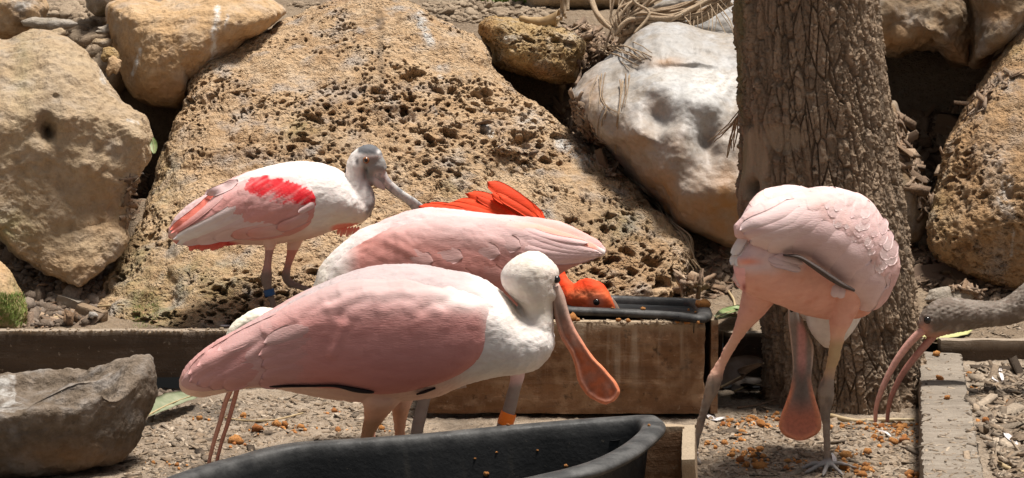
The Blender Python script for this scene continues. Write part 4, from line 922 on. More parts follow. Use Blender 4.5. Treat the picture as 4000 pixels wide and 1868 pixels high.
def rolled():
    pts = [P(2030, 72, 6.42), P(2090, 88, 6.40), P(2140, 88, 6.38), P(2180, 70, 6.36)]
    K = crom(np.array(pts), 20); n, m = 20, 20
    th = np.linspace(0.25, 2 * PI - 0.05, m); V = []
    for i, c in enumerate(K):
        r = (0.008 + 0.020 * (i / (n - 1)) ** .8) * (1 + .05 * math.sin(i)); V.append(c + np.stack([0.25 * r * np.cos(th), r * np.sin(th + 1.2), r * np.cos(th + 1.2)], 1))
    V = np.concatenate(V); o = mk('leaf', V, grid_faces(n, m), M['leaf_tan'], loc=K[10]); tag(o, 'rolled up tan leaf lying above the small yellow boulder', 'leaf')
    md = o.modifiers.new('s', 'SOLIDIFY'); md.thickness = 0.0012
rolled()
for i, (px, wpx, lab) in enumerate([([(548, 684), (562, 690), (582, 702)], 14, 'small white feather in the gap under the smooth boulder'), ([(3680, 1040), (3705, 1065), (3722, 1092)], 26, 'pale pink feather lying at the foot of the ochre boulder'),
                                    ([(2765, 1630), (2790, 1650), (2830, 1640)], 28, 'downy white feather on the ground beside the box'), ([(3925, 1700), (3945, 1725), (3975, 1750)], 30, 'pink downy feather in the soil beyond the timber'),
                                    ([(3905, 1440), (3910, 1470), (3918, 1500)], 16, 'white feather standing near the mossy plank'), ([(3860, 1470), (3880, 1490), (3900, 1500)], 12, 'thin white feather beside the standing one'),
                                    ([(3250, 1780), (3258, 1800), (3262, 1825)], 16, 'wispy feather behind the standing leg'), ([(860, 1280), (880, 1282), (900, 1280)], 12, 'white feather scrap on the long plank'), ([(3430, 1690), (3460, 1700), (3480, 1715)], 12, 'thin white feather among the pellets')]):
    leaf('feather', px, wpx, 'downfeather', lab, 'feather', .35, .006, seed=20 + i, n=10, m=7)
def stick(name, px, r0, r1, mat, label, cat='stick', lift=0.004, D=None, seed=0, parent=None, m=7):
    pts = []
    for i, q in enumerate(px):
        if D is not None: pts.append(P(q[0], q[1], D[i] if hasattr(D, '__len__') else D))
        else:
            h = hit(q[0], q[1]); pts.append(h[0] + h[1] * lift)
    pts = np.array(pts); V, F = tube(pts, np.linspace(r0, r1, len(pts)), max(10, len(pts) * 5), m)
    V = V + normals(V, F) * (r0 * 0.35 * fbm(V * 60, 2, seed))[:, None]
    o = mk(name, V, F, M[mat], parent, attrs={'tone': np.full(len(V), np.random.default_rng(seed).random())}, loc=None if parent else pts[0])
    if parent is None: tag(o, label, cat)
    return o
stick('stick', [(147, 1200), (240, 1204), (330, 1202), (485, 1196)], .004, .003, 'straw', 'long thin straight stick lying across the mulch by the plank')
stick('stick', [(128, 1125), (150, 1160), (175, 1191)], .006, .004, 'chip', 'short brown stick slanting above the mossy stone')
stick('stick', [(159, 1270), (215, 1248), (276, 1230)], .006, .005, 'straw', 'pale stick pointing up from the long plank')
stick('stalk', [(3240, 1632), (3340, 1650), (3450, 1648), (3570, 1646)], .007, .005, 'straw', 'flat straw stalk lying on the ground before the trunk', 'straw')
stick('twig', [(2880, 1598), (2960, 1588), (3040, 1560)], .003, .002, 'chip', 'thin dark twig beside the dead leaf', 'twig')
stick('stalk', [(880, 1640), (960, 1650), (1080, 1645), (1185, 1620)], .003, .002, 'straw', 'thin orange stalk on the damp ground left of the legs', 'straw')
stick('twig', [(2845, 1140), (2868, 1180), (2872, 1230)], .004, .003, 'straw', 'curved dry twig behind the wooden box', 'twig')
stick('stick', [(3560, 660), (3620, 600), (3690, 480)], .016, .010, 'chip', 'thick brown stick leaning up into the mulch pocket')
stick('stick', [(3550, 640), (3600, 575), (3660, 545)], .008, .004, 'fibre', 'pale crooked stick beside the thick one in the mulch pocket')
stick('stick', [(3610, 1075), (3660, 1090), (3720, 1100)], .009, .006, 'chip', 'brown stick at the foot of the ochre boulder')
stick('stick', [(2640, 1135), (2720, 1110), (2800, 1075)], .010, .005, 'chip', 'dark bark sliver slanting in the mulch beside the pitted boulder')
stick('stick', [(2255, 240), (2262, 290), (2255, 330)], .008, .004, 'chip', 'upright brown splinter beside the small yellow boulder')
stick('stick', [(2195, 330), (2192, 390), (2205, 440)], .010, .007, 'fibre', 'pale root standing at the mouth of the black cavity', 'root')
stick('stick', [(3880, 1810), (3940, 1840), (4020, 1860)], .006, .004, 'straw', 'pale straw at the bottom corner beyond the timber', 'straw')
def wood_piece(px, size, mat, label, seed, rz):
    h = hit(*px); V, F, L = board(h[0] + np.array([0, 0, size[2] * .4]), size, rz=rz, amp=.004, seed=seed, seg=.006, ry=.25)
    tag(mk('wood_piece', V, F, M[mat], loc=h[0], attrs={'edge': 0 * L[:, 0], 'streak': 0 * L[:, 0], 'tone': 0 * L[:, 0]}), label, 'wood')
wood_piece((275, 1200), (.075, .035, .030), 'timber', 'chunk of split grey wood on the mulch', 61, -.4)
wood_piece((358, 1250), (.090, .035, .040), 'endgrain', 'pale broken piece of wood lying on the mulch behind the plank', 62, -.35)
# grass tuft and moss
def grass(name, px0, px1, n, hgt, seed, mat='moss'):
    r = np.random.default_rng(seed); acc = []
    for i in range(n):
        x, y = r.uniform(px0[0], px1[0]), r.uniform(px0[1], px1[1]); h = hit(x, y)
        if h is None: continue
        p = h[0]; d = np.array([r.normal() * .4, r.normal() * .4, 1]) * hgt * r.uniform(.5, 1.2); w_ = hgt * .07
        V = np.array([p + [-w_, 0, 0], p + [w_, 0, 0], p + d * .6 + [w_ * .7, 0, 0], p + d * .6 + [-w_ * .7, 0, 0], p + d + [0, .2 * hgt, -.1 * hgt]])
        acc.append((V, [np.array([[0, 1, 2, 3]]), np.array([[3, 2, 4]])]))
    V, F = join(acc); tag(mk(name, V, F, M[mat], smooth=False), kind='stuff')
grass('grass', (1880, 0), (2060, 14), 260, .05, 1); grass('grass', (230, 10), (300, 70), 120, .02, 2)
grass('moss', (0, 1150), (105, 1280), 1500, .010, 3); grass('moss', (520, 1190), (620, 1285), 260, .007, 4)

# dry roots and vines
def vine(label, paths, radii, spread, seed, D=None, mat='fibre', cat='vine', name='vine', lift=.006, strands=8):
    r = np.random.default_rng(seed)
    base = None
    for path in paths:
        pts = []
        for i, q in enumerate(path):
            if len(q) > 2: pts.append(P(q[0], q[1], q[2]))
            else:
                h = hit(q[0], q[1]); pts.append(h[0] + h[1] * lift)
        pts = np.array(pts)
        if base is None: base = empty(name, pts[0], label, cat)
        for k in range(strands):
            off = r.normal(size=3) * spread; wig = r.normal(size=(len(pts), 3)) * spread * .6
            rr = radii * r.uniform(.5, 1.2)
            V, F = tube(pts + off + wig, np.linspace(rr, rr * .6, len(pts)), len(pts) * 7, 6)
            V = V + 0.004 * np.stack([fbm(V * 14, 2, seed + k), fbm(V * 14, 2, seed + k + 30), fbm(V * 14, 2, seed + k + 60)], 1)
            mk('strand', V, F, M[mat], base, attrs={'tone': np.full(len(V), r.random())})
    return base
vine('long dry vine of loose fibres along the right edge of the pitted boulder', [[(2265, 535), (2340, 590), (2420, 660), (2500, 740), (2580, 810), (2640, 870), (2680, 940), (2694, 1030)]], .0042, .011, 1, strands=11, lift=.012)
vine('thick twisted root of dry fibres crossing the top beside the trunk', [[(2430, 118, 6.0), (2500, 92, 6.0), (2600, 88, 6.02), (2700, 62, 6.04), (2790, 20, 6.06), (2860, -40, 6.08)]], .0105, .016, 2, strands=20, name='root', cat='root')
vine('tangle of dry roots hanging down from the top edge', [[(2480, -60, 6.05), (2450, 0, 6.03), (2435, 60, 6.0), (2430, 130, 5.98)], [(2560, -40, 6.08), (2500, 20, 6.05), (2440, 70, 6.02), (2400, 150, 6.0)]], .006, .02, 3, strands=9, name='root', cat='root')
vine('pale bent stem slanting down to the grey boulder', [[(2300, -20, 6.3), (2335, 60, 6.22), (2390, 115, 6.12), (2480, 190, 5.98)]], .0095, .006, 4, strands=5, name='stem', cat='stem')
vine('upright fibrous stump at the top edge above the yellow boulder', [[(2214, -30, 6.6), (2212, 20, 6.6), (2208, 62, 6.58)]], .009, .008, 5, strands=8, name='stump', cat='stump')
vine('loose fibres trailing over the top of the grey boulder', [[(2330, 180), (2380, 195), (2450, 205), (2520, 235)], [(2360, 190), (2430, 215), (2500, 260)]], .0028, .012, 6, strands=7)
vine('thin dry fibres hanging down the face of the grey boulder', [[(2355, 290), (2350, 360), (2362, 410), (2420, 450)], [(2440, 320), (2432, 400), (2425, 480), (2418, 590)], [(2460, 300), (2450, 380), (2440, 430)], [(2340, 310), (2318, 370), (2312, 420)], [(2370, 420), (2356, 470), (2350, 540)]], .0022, .005, 7, strands=3)
vine('wispy roots hanging beside the trunk over the pale rock', [[(2720, 60, 6.0), (2735, 130, 5.95), (2760, 190, 5.9)], [(2760, 30, 6.0), (2752, 120, 5.95), (2740, 220, 5.9)], [(2810, 20, 5.95), (2850, 90, 5.9), (2860, 160, 5.85)], [(2690, 90, 6.0), (2740, 150, 5.9), (2860, 200, 5.85)]], .0022, .014, 8, strands=4)
vine('tuft of thin brown roots at the side of the trunk', [[(2882, 440, 4.62), (2840, 490, 4.7), (2775, 548, 4.8)], [(2884, 450, 4.62), (2860, 520, 4.7), (2838, 600, 4.75)], [(2884, 460, 4.6), (2872, 520, 4.65), (2866, 580, 4.7)], [(2882, 470, 4.62), (2850, 500, 4.7), (2800, 530, 4.8)]], .0022, .005, 9, strands=3)
vine('short dry fibres curling at the foot of the pitted boulder', [[(2650, 870), (2690, 930), (2700, 990)], [(2690, 1000, 5.0), (2720, 1040, 5.0), (2735, 1060, 5.0)]], .002, .008, 10, strands=4)
# dark disc on the front tub's rim, painting the shade inside a hole
h = hit(2402, 1722)
th = np.linspace(0, 2 * PI, 20, endpoint=False)
Vh = np.vstack([h[0] + np.stack([.0085 * np.cos(th), .0065 * np.sin(th), 0.0016 + 0 * th + .075 * .0085 * np.cos(th)], 1), [h[0] + [0, 0, .0012]]])
mk('rim_hole_disc', Vh, np.stack([np.arange(20), (np.arange(20) + 1) % 20, np.full(20, 20)], 1), plain('hole_disc_dark', (.006, .006, .006), .9, .1), tub1)

# ------------------------------------------------------------------ birds
PINK = np.array((0.60, 0.275, 0.245)); PALE = np.array((0.66, 0.47, 0.455)); WHITE = np.array((0.74, 0.685, 0.645)); CREAM = np.array((0.74, 0.64, 0.51))
ROSE = np.array((0.72, 0.36, 0.33)); RED = np.array((0.60, 0.012, 0.02)); SALMON = np.array((0.84, 0.22, 0.16)); SCARLET = np.array((0.80, 0.062, 0.012))
def shingle(a, b, L, W, seed, curve=0.55, over=1.7):
    """overlapping rounded feathers: a runs towards the tip, b across (metres). returns height 0..1 and a random number per feather"""
    H = np.zeros(len(a)); I = np.zeros(len(a)); best = np.full(len(a), -9.0)
    a = a / L; b = b / W
    r0 = np.floor(a).astype(np.int64)
    for k in (0, 1, 2):
        r = r0 - k
        bb = b + 0.5 * (r & 1); c0 = np.floor(bb).astype(np.int64)
        for dc in (-1, 0, 1):
            c = c0 + dc
            h1, h2 = r01(r, c, 0 * r, seed), r01(r, c, 0 * r + 1, seed)
            x = (bb - c - 0.5 + 0.25 * (h1 - 0.5)) * 1.55
            t = (a - r - 0.3 * (h2 - 0.5)) / over
            ins = (t > 0) & (t < 1 - curve * x * x) & (abs(x) < 1)
            # a feather nearer the head lies over the one behind it
            top = np.where(ins, -r - 0.01 * abs(dc), -1e6)
            sel = ins & (-r + 1e6 > best)
            pr = np.where(ins, k + 0.3 * h1, -1)
            s2 = ins & (pr > best)
            H = np.where(s2, (0.35 + 0.65 * t / (1 - curve * np.minimum(x * x, 1) + 1e-6)) * (1 - 0.35 * x * x), H); I = np.where(s2, h2, I); best = np.where(s2, pr, best)
    return H, I
def plumage(V, F, dirpx, L, W, amp, seed, D, fold=0.003, fold_sc=(9, 26), mask=None, fine=0.0008):
    """raise feather relief along the normals; dirpx: direction of the feathers in the picture plane"""
    N = normals(V, F)
    sx, sy = proj(V)
    d = np.asarray(dirpx, float); d /= np.linalg.norm(d)
    X, Z = (sx - 2000) * D / FPX, -(sy - 934) * D / FPX
    a, b = X * d[0] - Z * d[1], X * d[1] + Z * d[0]
    wob = 0.012 * np.stack([fbm(V * 12, 2, seed + 3), fbm(V * 12, 2, seed + 4)], 1)
    H, I = shingle(a + wob[:, 0], b + wob[:, 1] + 0.35 * V[:, 1], L, W, seed)
    q = np.stack([a * fold_sc[0], b * fold_sc[1], V[:, 1] * fold_sc[1] * 0.7], 1)
    fo = fbm(q + fbm(V * 7, 2, seed + 8)[:, None] * 0.9, 3, seed + 5)
    m = 1 if mask is None else mask
    V2 = V + N * ((amp * H + fold * fo) * m + fine * fbm(V * 150, 2, seed + 6))[:, None]
    return V2, H, I, fo
def toes(pts_foot, heading, L=0.085, r=0.0045):
    out = []
    f = np.asarray(pts_foot, float)
    for a, l in ((0, 1), (0.55, 0.9), (-0.55, 0.9), (PI, 0.45)):
        d = np.array([math.cos(heading + a), math.sin(heading + a), 0])
        out.append(tube([f + [0, 0, 0.014], f + d * L * l * 0.35 + [0, 0, 0.012], f + d * L * l * 0.75 + [0, 0, 0.006], f + d * L * l + [0, 0, 0.003]], [r * 1.3, r * 1.1, r, r * 0.55], 14, 8))
    return out
def ground_at(sx, D, bed=False):
    """photo pixel y of the ground in the column sx at distance D"""
    x = (sx - 2000) / FPX * D
    h = (bed_h if bed else ground_h)(np.array([x]), np.array([D]))[0]
    return x, h
def eye_at(root, sx, sy, D, r, iris=False, name='eye'):
    def ball(rr, c):
        th, ph = np.meshgrid(np.linspace(0, 2 * PI, 20, endpoint=False), np.linspace(0.02, PI - 0.02, 12))
        V = np.stack([np.cos(th) * np.sin(ph), np.sin(th) * np.sin(ph), np.cos(ph)], -1).reshape(-1, 3) * rr + c
        return V, grid_faces(12, 20, True)
    c = P(sx, sy, D)
    if iris:
        V, F = ball(r, c); e = mk(name, V, F, M['iris'], root)
        V, F = ball(r * 0.62, c + np.array([0.0, -r * 0.55, 0])); mk('pupil', V, F, M['eye'], e)
    else:
        V, F = ball(r, c); mk(name, V, F, M['eye'], root)
def blade(root_p, tip_p, width, nrm, bend=0.0, n=14, m=7, thick=0.0012, round_tip=0.75, split=0.0, seed=0):
    """one feather: a curved vane with a raised shaft"""
    a, b = np.asarray(root_p, float), np.asarray(tip_p, float)
    t = np.linspace(0, 1, n); ax = b - a; L = np.linalg.norm(ax); ax /= L
    nn = np.asarray(nrm, float); nn = nn - ax * (nn @ ax); nn /= np.linalg.norm(nn); sd_ = np.cross(ax, nn)
    prof = np.minimum(1, (t / 0.25 + 0.12)) * np.where(t > round_tip, np.sqrt(np.clip(1 - ((t - round_tip) / (1 - round_tip)) ** 2, 0.004, 1)), 1)
    c = a + ax * (t * L)[:, None] + nn * (bend * L * np.sin(t * PI))[:, None]
    u = np.linspace(-1, 1, m)
    top = c[:, None] + sd_ * (u[None, :, None] * (prof * width / 2)[:, None, None]) + nn * ((1 - u ** 2)[None, :, None] * width * 0.13)
    rr = np.random.default_rng(seed); top = top + ax * (rr.normal(size=(n, m, 1)) * 0.012 * L * (abs(u)[None, :, None] > 0.9))
    V = np.vstack([top.reshape(-1, 3), (top - nn * thick).reshape(-1, 3)])
    F1 = grid_faces(n, m); F2 = grid_faces(n, m)[:, ::-1] + n * m
    ring = np.concatenate([np.arange(m), np.arange(1, n) * m + m - 1, (n - 1) * m + np.arange(m - 2, -1, -1), np.arange(n - 2, 0, -1) * m])
    r2 = np.roll(ring, -1); Fs = np.stack([ring, r2, r2 + n * m, ring + n * m], 1)
    return V, np.vstack([F1, F2, Fs]), np.tile(np.repeat(t, m), 2)
class Surf:
    """front surface of a wing, sampled in the picture plane, so that feathers can lie on it"""
    def __init__(s, V, F):
        N = normals(V, F); k = N[:, 1] < 0.05
        sx, sy = proj(V[k]); y = V[k, 1]; s.b = 7.0
        s.x0, s.y0 = sx.min() - 70, sy.min() - 70
        nx, ny = int((sx.max() + 70 - s.x0) / s.b) + 2, int((sy.max() + 70 - s.y0) / s.b) + 2
        G = np.full((ny, nx), 99.0); np.minimum.at(G, (((sy - s.y0) / s.b).astype(int), ((sx - s.x0) / s.b).astype(int)), y)
        for it in range(40):
            bad = G > 90
            if not bad.any(): break
            pad = np.pad(G, 1, constant_values=99.0); acc, cnt = np.zeros_like(G), np.zeros_like(G)
            for dy in (0, 1, 2):
                for dx in (0, 1, 2):
                    q = pad[dy:dy + ny, dx:dx + nx]; ok = q < 90; acc += np.where(ok, q, 0); cnt += ok
            G = np.where(bad & (cnt > 0), acc / np.maximum(cnt, 1) + (0.004 if it > 2 else 0), G)
        for it in range(2):
            pad = np.pad(G, 1, mode='edge'); G = sum(pad[dy:dy + ny, dx:dx + nx] for dy in (0, 1, 2) for dx in (0, 1, 2)) / 9
        s.G = G
    def D(s, px, py):
        u, v = np.clip((px - s.x0) / s.b - .5, 0, s.G.shape[1] - 1.01), np.clip((py - s.y0) / s.b - .5, 0, s.G.shape[0] - 1.01)
        i, j = v.astype(int), u.astype(int); a, c = v - i, u - j
        return s.G[i, j] * (1 - a) * (1 - c) + s.G[i + 1, j] * a * (1 - c) + s.G[i, j + 1] * (1 - a) * c + s.G[i + 1, j + 1] * a * c
def feather_on(surf, name, parent, r0, t0, wpx, col0, col1, lift=(-0.002, 0.004), bow=0.06, seed=0, n=16, m=9, camber=0.003, round_tip=0.72, mesh_only=False):
    """one feather laid on a wing, from its root pixel r0 to its tip pixel t0"""
    r0, t0 = np.array(r0, float), np.array(t0, float); ax = t0 - r0; L = np.linalg.norm(ax); ax /= L; sd_ = np.array([-ax[1], ax[0]])
    t = np.linspace(0, 1, n); u = np.linspace(-1, 1, m); rr = np.random.default_rng(seed)
    prof = np.minimum(1, t / 0.3 + 0.25) * np.where(t > round_tip, np.sqrt(np.clip(1 - ((t - round_tip) / (1 - round_tip)) ** 2, 0.003, 1)), 1)
    T, U = np.meshgrid(t, u, indexing='ij')
    q = r0 + ax * (T * L)[..., None] + sd_ * (U * prof[:, None] * wpx / 2 + bow * L * np.sin(T * PI))[..., None]
    q = q + ax * (rr.normal(size=(n, m)) * 0.003 * L * (abs(U) > .9))[..., None]
    D = surf.D(q[..., 0], q[..., 1]) - (lift[0] + (lift[1] - lift[0]) * T) - camber * (1 - U ** 2) * np.minimum(1, T * 3)
    V = P(q[..., 0].ravel(), q[..., 1].ravel(), D.ravel())
    V2 = P(q[..., 0].ravel(), q[..., 1].ravel(), D.ravel() + 0.0009)
    F1 = grid_faces(n, m); F2 = F1[:, ::-1] + n * m
    ring = np.concatenate([np.arange(m), np.arange(1, n) * m + m - 1, (n - 1) * m + np.arange(m - 2, -1, -1), np.arange(n - 2, 0, -1) * m]); r2 = np.roll(ring, -1)
    V = np.vstack([V, V2]); F = np.vstack([F1, F2, np.stack([ring, r2, r2 + n * m, ring + n * m], 1)])
    tt, uu = np.tile(T.ravel(), 2), np.tile(abs(U).ravel(), 2)
    c = lerp(np.asarray(col0)[None, :], np.asarray(col1)[None, :], tt[:, None]) * (1 + 0.06 * np.maximum(uu ** 4, sstep(.75, 1, tt)) - 0.04 * (1 - uu) - 0.03 * rr.random())[:, None]
    return mk(name, V, F, M['feather'], parent, cols=c)
def feather(name, parent, px_root, px_tip, D0, D1, wpx, col0, col1, nrm=(0, -1, 0.35), bend=0.05, seed=0, mat='feather'):
    V, F, t = blade(P(*px_root, D0), P(*px_tip, D1), wpx * D0 / FPX, nrm, bend, seed=seed)
    return mk(name, V, F, M[mat], parent, cols=lerp(np.asarray(col0)[None, :], np.asarray(col1)[None, :], t[:, None]))
def bill_mesh(root, stations, n, m, colf, flat=0.35, seed=0, name='bill'):
    V, F = loft(stations, n, m, 1.0)
    V = V + normals(V, F) * (0.0006 * fbm(V * 70, 3, seed))[:, None]
    sx, sy = proj(V)
    return mk(name, V, F, M['bill'], root, cols=colf(V, sx, sy))
def band(root, sx, sy0, sy1, D, hw, mat, lab, slant=0):
    r = hw * D / FPX
    a, b = P(sx, sy0, D), P(sx + slant, sy1, D)
    n = 26; th = np.linspace(0, 2 * PI, n, endpoint=False); ax = (b - a) / np.linalg.norm(b - a)
    s1 = np.cross(ax, [0, 1, 0]); s1 /= np.linalg.norm(s1); s2 = np.cross(ax, s1)
    def ring(c, rr): return c + rr * (np.cos(th)[:, None] * s1 + np.sin(th)[:, None] * s2)
    V = np.concatenate([ring(a, r * .86), ring(a, r), ring(a + (b - a) * .1, r * 1.04), ring(a + (b - a) * .9, r * 1.04), ring(b, r), ring(b, r * .86), ring(a, r * .86)])
    o = mk('leg_band', V, grid_faces(7, n, True), M[mat], root); o['label'] = lab
    return o

# ---- spoonbill nearest the camera
def front_bird():
    D = 3.20
    gx_, gz = ground_at(1440, D)
    root = empty('spoonbill', (P(1500, 1500, D)[0], D, gz), 'pink spoonbill nearest the camera with cream head and long orange spoon bill', 'bird', 'roseate spoonbills')
    yg = 934  # computed below
    fy = lambda D_: float(368 + (CAM_H - gz - 0.014) * FPX / D_)
    body = [(703, 1486, 703, 1503, D, .008), (722, 1440, 722, 1531, D, .022), (780, 1380, 780, 1546, D, .040), (876, 1316, 870, 1530, D, .056), (999, 1247, 985, 1508, D, .072), (1092, 1204, 1080, 1512, D, .085),
            (1238, 1123, 1230, 1542, D, .100), (1398, 1056, 1380, 1560, D, .114), (1564, 1035, 1540, 1562, D, .12), (1700, 1048, 1690, 1548, D, .12), (1846, 1080, 1830, 1494, D, .113), (1952, 1136, 1940, 1468, D, .103),
            (2040, 1224, 2030, 1458, D, .088), (2105, 1246, 2100, 1434, D, .070), (2148, 1276, 2148, 1388, D, .048), (2167, 1312, 2167, 1345, D, .018)]
    neck = [(2010, 1395, 2150, 1395, D, .05), (2032, 1290, 2164, 1290, D, .052), (2036, 1225, 2160, 1225, D, .046), (2016, 1180, 2158, 1180, D, .050), (1968, 1125, 2172, 1120, D, .058), (1956, 1085, 2183, 1085, D, .060), (1962, 1055, 2178, 1050, D, .058),
            (1990, 1022, 2152, 1020, D, .050), (2030, 996, 2118, 994, D, .034), (2058, 985, 2090, 985, D, .012)]
    cheek = [(2120, 1090, 2150, 1170, D, .04), (2155, 1095, 2165, 1175, D, .034), (2180, 1110, 2172, 1168, D, .02)]
    fl, fr_ = fy(D - .03), fy(D + .04)
    leg1 = [(1400, 1480, 1600, 1480, D - .03, .05), (1418, 1560, 1570, 1560, D - .03, .042), (1422, 1622, 1510, 1628, D - .03, .022), (1412, 1690, 1466, 1690, D - .03, .013), (1398, 1750, 1446, 1750, D - .03, None), (1380, 1850, 1412, 1850, D - .03, None),
            (1392, 1930, 1418, 1930, D - .03, None), (1402, fl, 1426, fl, D - .03, None)]
    leg2 = [(1500, 1500, 1620, 1500, D + .05, .05), (1525, 1575, 1606, 1575, D + .05, .034), (1536, 1640, 1588, 1640, D + .05, .017), (1540, 1700, 1582, 1700, D + .05, None), (1542, 1800, 1578, 1800, D + .05, None), (1548, 1900, 1572, 1900, D + .05, None), (1550, fr_, 1574, fr_, D + .05, None)]
    parts = [loft(body, 90, 56, 0.88), loft(neck, 60, 40), loft(cheek, 16, 24), loft(leg1, 60, 20), loft(leg2, 60, 20)]
    for sx_, yy, dd in ((1414, fl, D - .03), (1562, fr_, D + .05)):
        p = P(sx_, yy, dd); p[2] = gz; parts += toes(p, 0.1)
    V, F = remesh(parts, 0.0026, 7)
    sx, sy = proj(V)
    legm = sstep(1560, 1620, sy) * (sx > 1300) * (sx < 1640)
    hd = sstep(1860, 1990, sx)
    V, H, I, fo = plumage(V, F, (-1, 0.42), 0.03, 0.022, 0.0016, 5, D, fold=0.004, fold_sc=(7, 26), mask=(1 - legm) * (1 - 0.75 * hd), fine=0.0009)
    N = normals(V, F)
    V = V + N * (legm * 0.0012 * fbm(V * np.array([70, 70, 190]), 3, 31))[:, None]
    ch = sstep(1960, 2050, sx)
    V = V + N * ((ch * (0.0022 * fbm(V * np.array([60, 60, 34]), 3, 90) + 0.0035 * fbm(V * 22, 3, 91)))[:, None])
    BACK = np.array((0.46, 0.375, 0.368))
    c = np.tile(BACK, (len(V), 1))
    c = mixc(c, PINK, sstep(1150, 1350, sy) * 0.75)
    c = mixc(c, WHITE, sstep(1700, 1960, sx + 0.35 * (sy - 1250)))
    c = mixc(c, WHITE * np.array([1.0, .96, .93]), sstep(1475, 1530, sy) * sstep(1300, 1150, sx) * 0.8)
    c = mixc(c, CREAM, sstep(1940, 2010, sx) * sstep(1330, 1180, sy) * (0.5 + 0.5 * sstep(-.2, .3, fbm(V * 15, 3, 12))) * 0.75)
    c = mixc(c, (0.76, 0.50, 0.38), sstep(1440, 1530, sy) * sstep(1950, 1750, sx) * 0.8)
    c = mixc(c, (0.52, 0.42, 0.36), 0.75 * np.exp(-((sx - 2168) / 24) ** 2 - ((sy - 1105) / 55) ** 2))
    c = mixc(c, (0.62, 0.33, 0.21), legm)
    c = mixc(c, (0.42, 0.22, 0.12), legm * sstep(1620, 1660, sy) * (sx < 1500))
    c = c * (1 + 0.07 * (I - 0.5) + 0.05 * fo)[:, None]
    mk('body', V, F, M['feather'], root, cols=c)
    # wings
    def wing(stations, D_, seed, near=True):
        st = [(a, b, c_, d_, D_ + (0 if len(x) < 6 else x[5]), x[4]) for x in stations for a, b, c_, d_ in [x[:4]]]
        V, F = loft(st, 230, 150, 0.72)
        V, H, I, fo = plumage(V, F, (-1, 0.40), 0.048, 0.032, 0.0014, seed, D_, fold=0.0016, fold_sc=(3.0, 15), fine=0.0003)
        sx, sy = proj(V)
        big = np.exp(-((sx - 1700) / 300) ** 2 - ((sy - 1150) / 60) ** 2)
        N = normals(V, F)
        V = V + N * (0.003 * big * fbm(V * 24, 2, seed + 50))[:, None]
        if near:
            sx, sy = proj(V); ph = 9 * fbm(V * 20, 2, 44)
            for ln, wd_, am in ([(836, 1369), (920, 1330), (999, 1296)], 11, .007), ([(866, 1442), (950, 1375), (1026, 1322)], 12, .008), ([(780, 1489), (800, 1465), (822, 1445)], 9, .006), ([(1010, 1390), (1040, 1340), (1065, 1296)], 10, .004), ([(1180, 1240), (1250, 1190), (1310, 1160)], 12, .006), ([(1290, 1172), (1345, 1140), (1400, 1130)], 12, .008), \
                    ([(1430, 1122), (1500, 1112), (1560, 1118)], 12, .006), ([(1600, 1122), (1660, 1112), (1725, 1118)], 12, .010), ([(1298, 1382), (1325, 1330), (1345, 1269)], 12, -.006), ([(1330, 1230), (1370, 1190), (1440, 1165)], 14, .006), ([(1500, 1180), (1560, 1160), (1600, 1170)], 13, .005), ([(1730, 1175), (1790, 1150), (1850, 1170)], 14, .007), ([(1100, 1300), (1200, 1250), (1260, 1225)], 14, .004), ([(1650, 1210), (1700, 1180), (1740, 1200)], 14, .006):
                d_ = seg_dist(sx, sy + ph, ln); V = V - N * 0.32 * am * (np.exp(-(d_ / (1.3 * wd_)) ** 2) - 0.4 * np.exp(-((d_ - 2.6 * wd_) / (1.6 * wd_)) ** 2))[:, None]
        c = np.tile(np.array((0.56, 0.25, 0.228)), (len(V), 1))
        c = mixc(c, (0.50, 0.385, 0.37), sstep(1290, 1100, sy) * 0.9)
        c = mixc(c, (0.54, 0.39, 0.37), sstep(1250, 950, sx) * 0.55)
        c = mixc(c, WHITE, np.exp(-((sx - 1850) / 130) ** 2 - ((sy - 1165) / 45) ** 2) * 0.9)
        c = mixc(c, WHITE, sstep(1850, 1955, sx + 14 * fbm(V * 30, 3, 9) - 0.25 * np.maximum(sy - 1250, 0)) * 0.85)
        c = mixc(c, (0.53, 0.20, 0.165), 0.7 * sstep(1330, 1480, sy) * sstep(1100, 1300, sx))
        c = c * (1 + 0.06 * (I - 0.5) + 0.02 * fo)[:, None]
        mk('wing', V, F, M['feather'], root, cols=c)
        if near:
            sf = Surf(V, F); rr = np.random.default_rng(8)
            Wb, Wp = np.array((0.56, 0.25, 0.228)), np.array((0.52, 0.35, 0.33))
            for k, (r0, t0, wd_, bow) in enumerate([((1130, 1420), (868, 1512), 80, .04), ((1150, 1380), (812, 1512), 84, .05), ((1160, 1340), (768, 1505), 84, .05), ((1140, 1300), (738, 1492), 80, .06), ((1120, 1275), (736, 1462), 74, .05), ((1180, 1230), (770, 1430), 70, .03), ((1240, 1200), (850, 1370), 64, .02), ((1290, 1460), (1010, 1500), 70, .03), ((1330, 1420), (1020, 1480), 76, .04), ((1360, 1360), (1020, 1430), 80, .05), ((1370, 1300), (1010, 1390), 80, .04), ((1380, 1250), (1030, 1340), 76, .03)]):
                ty = np.clip((1400 - t0[1]) / 130, 0, 1); cc = lerp(Wb, Wp, np.clip(ty + .35, 0, 1)); feather_on(sf, 'flight_feather', root, r0, t0, wd_, lerp(Wb, Wp, np.clip((1330 - r0[1]) / 180, 0, 1)), cc, seed=600 + k, lift=(-.006, .0022), bow=bow, camber=.0022, n=22, m=11)
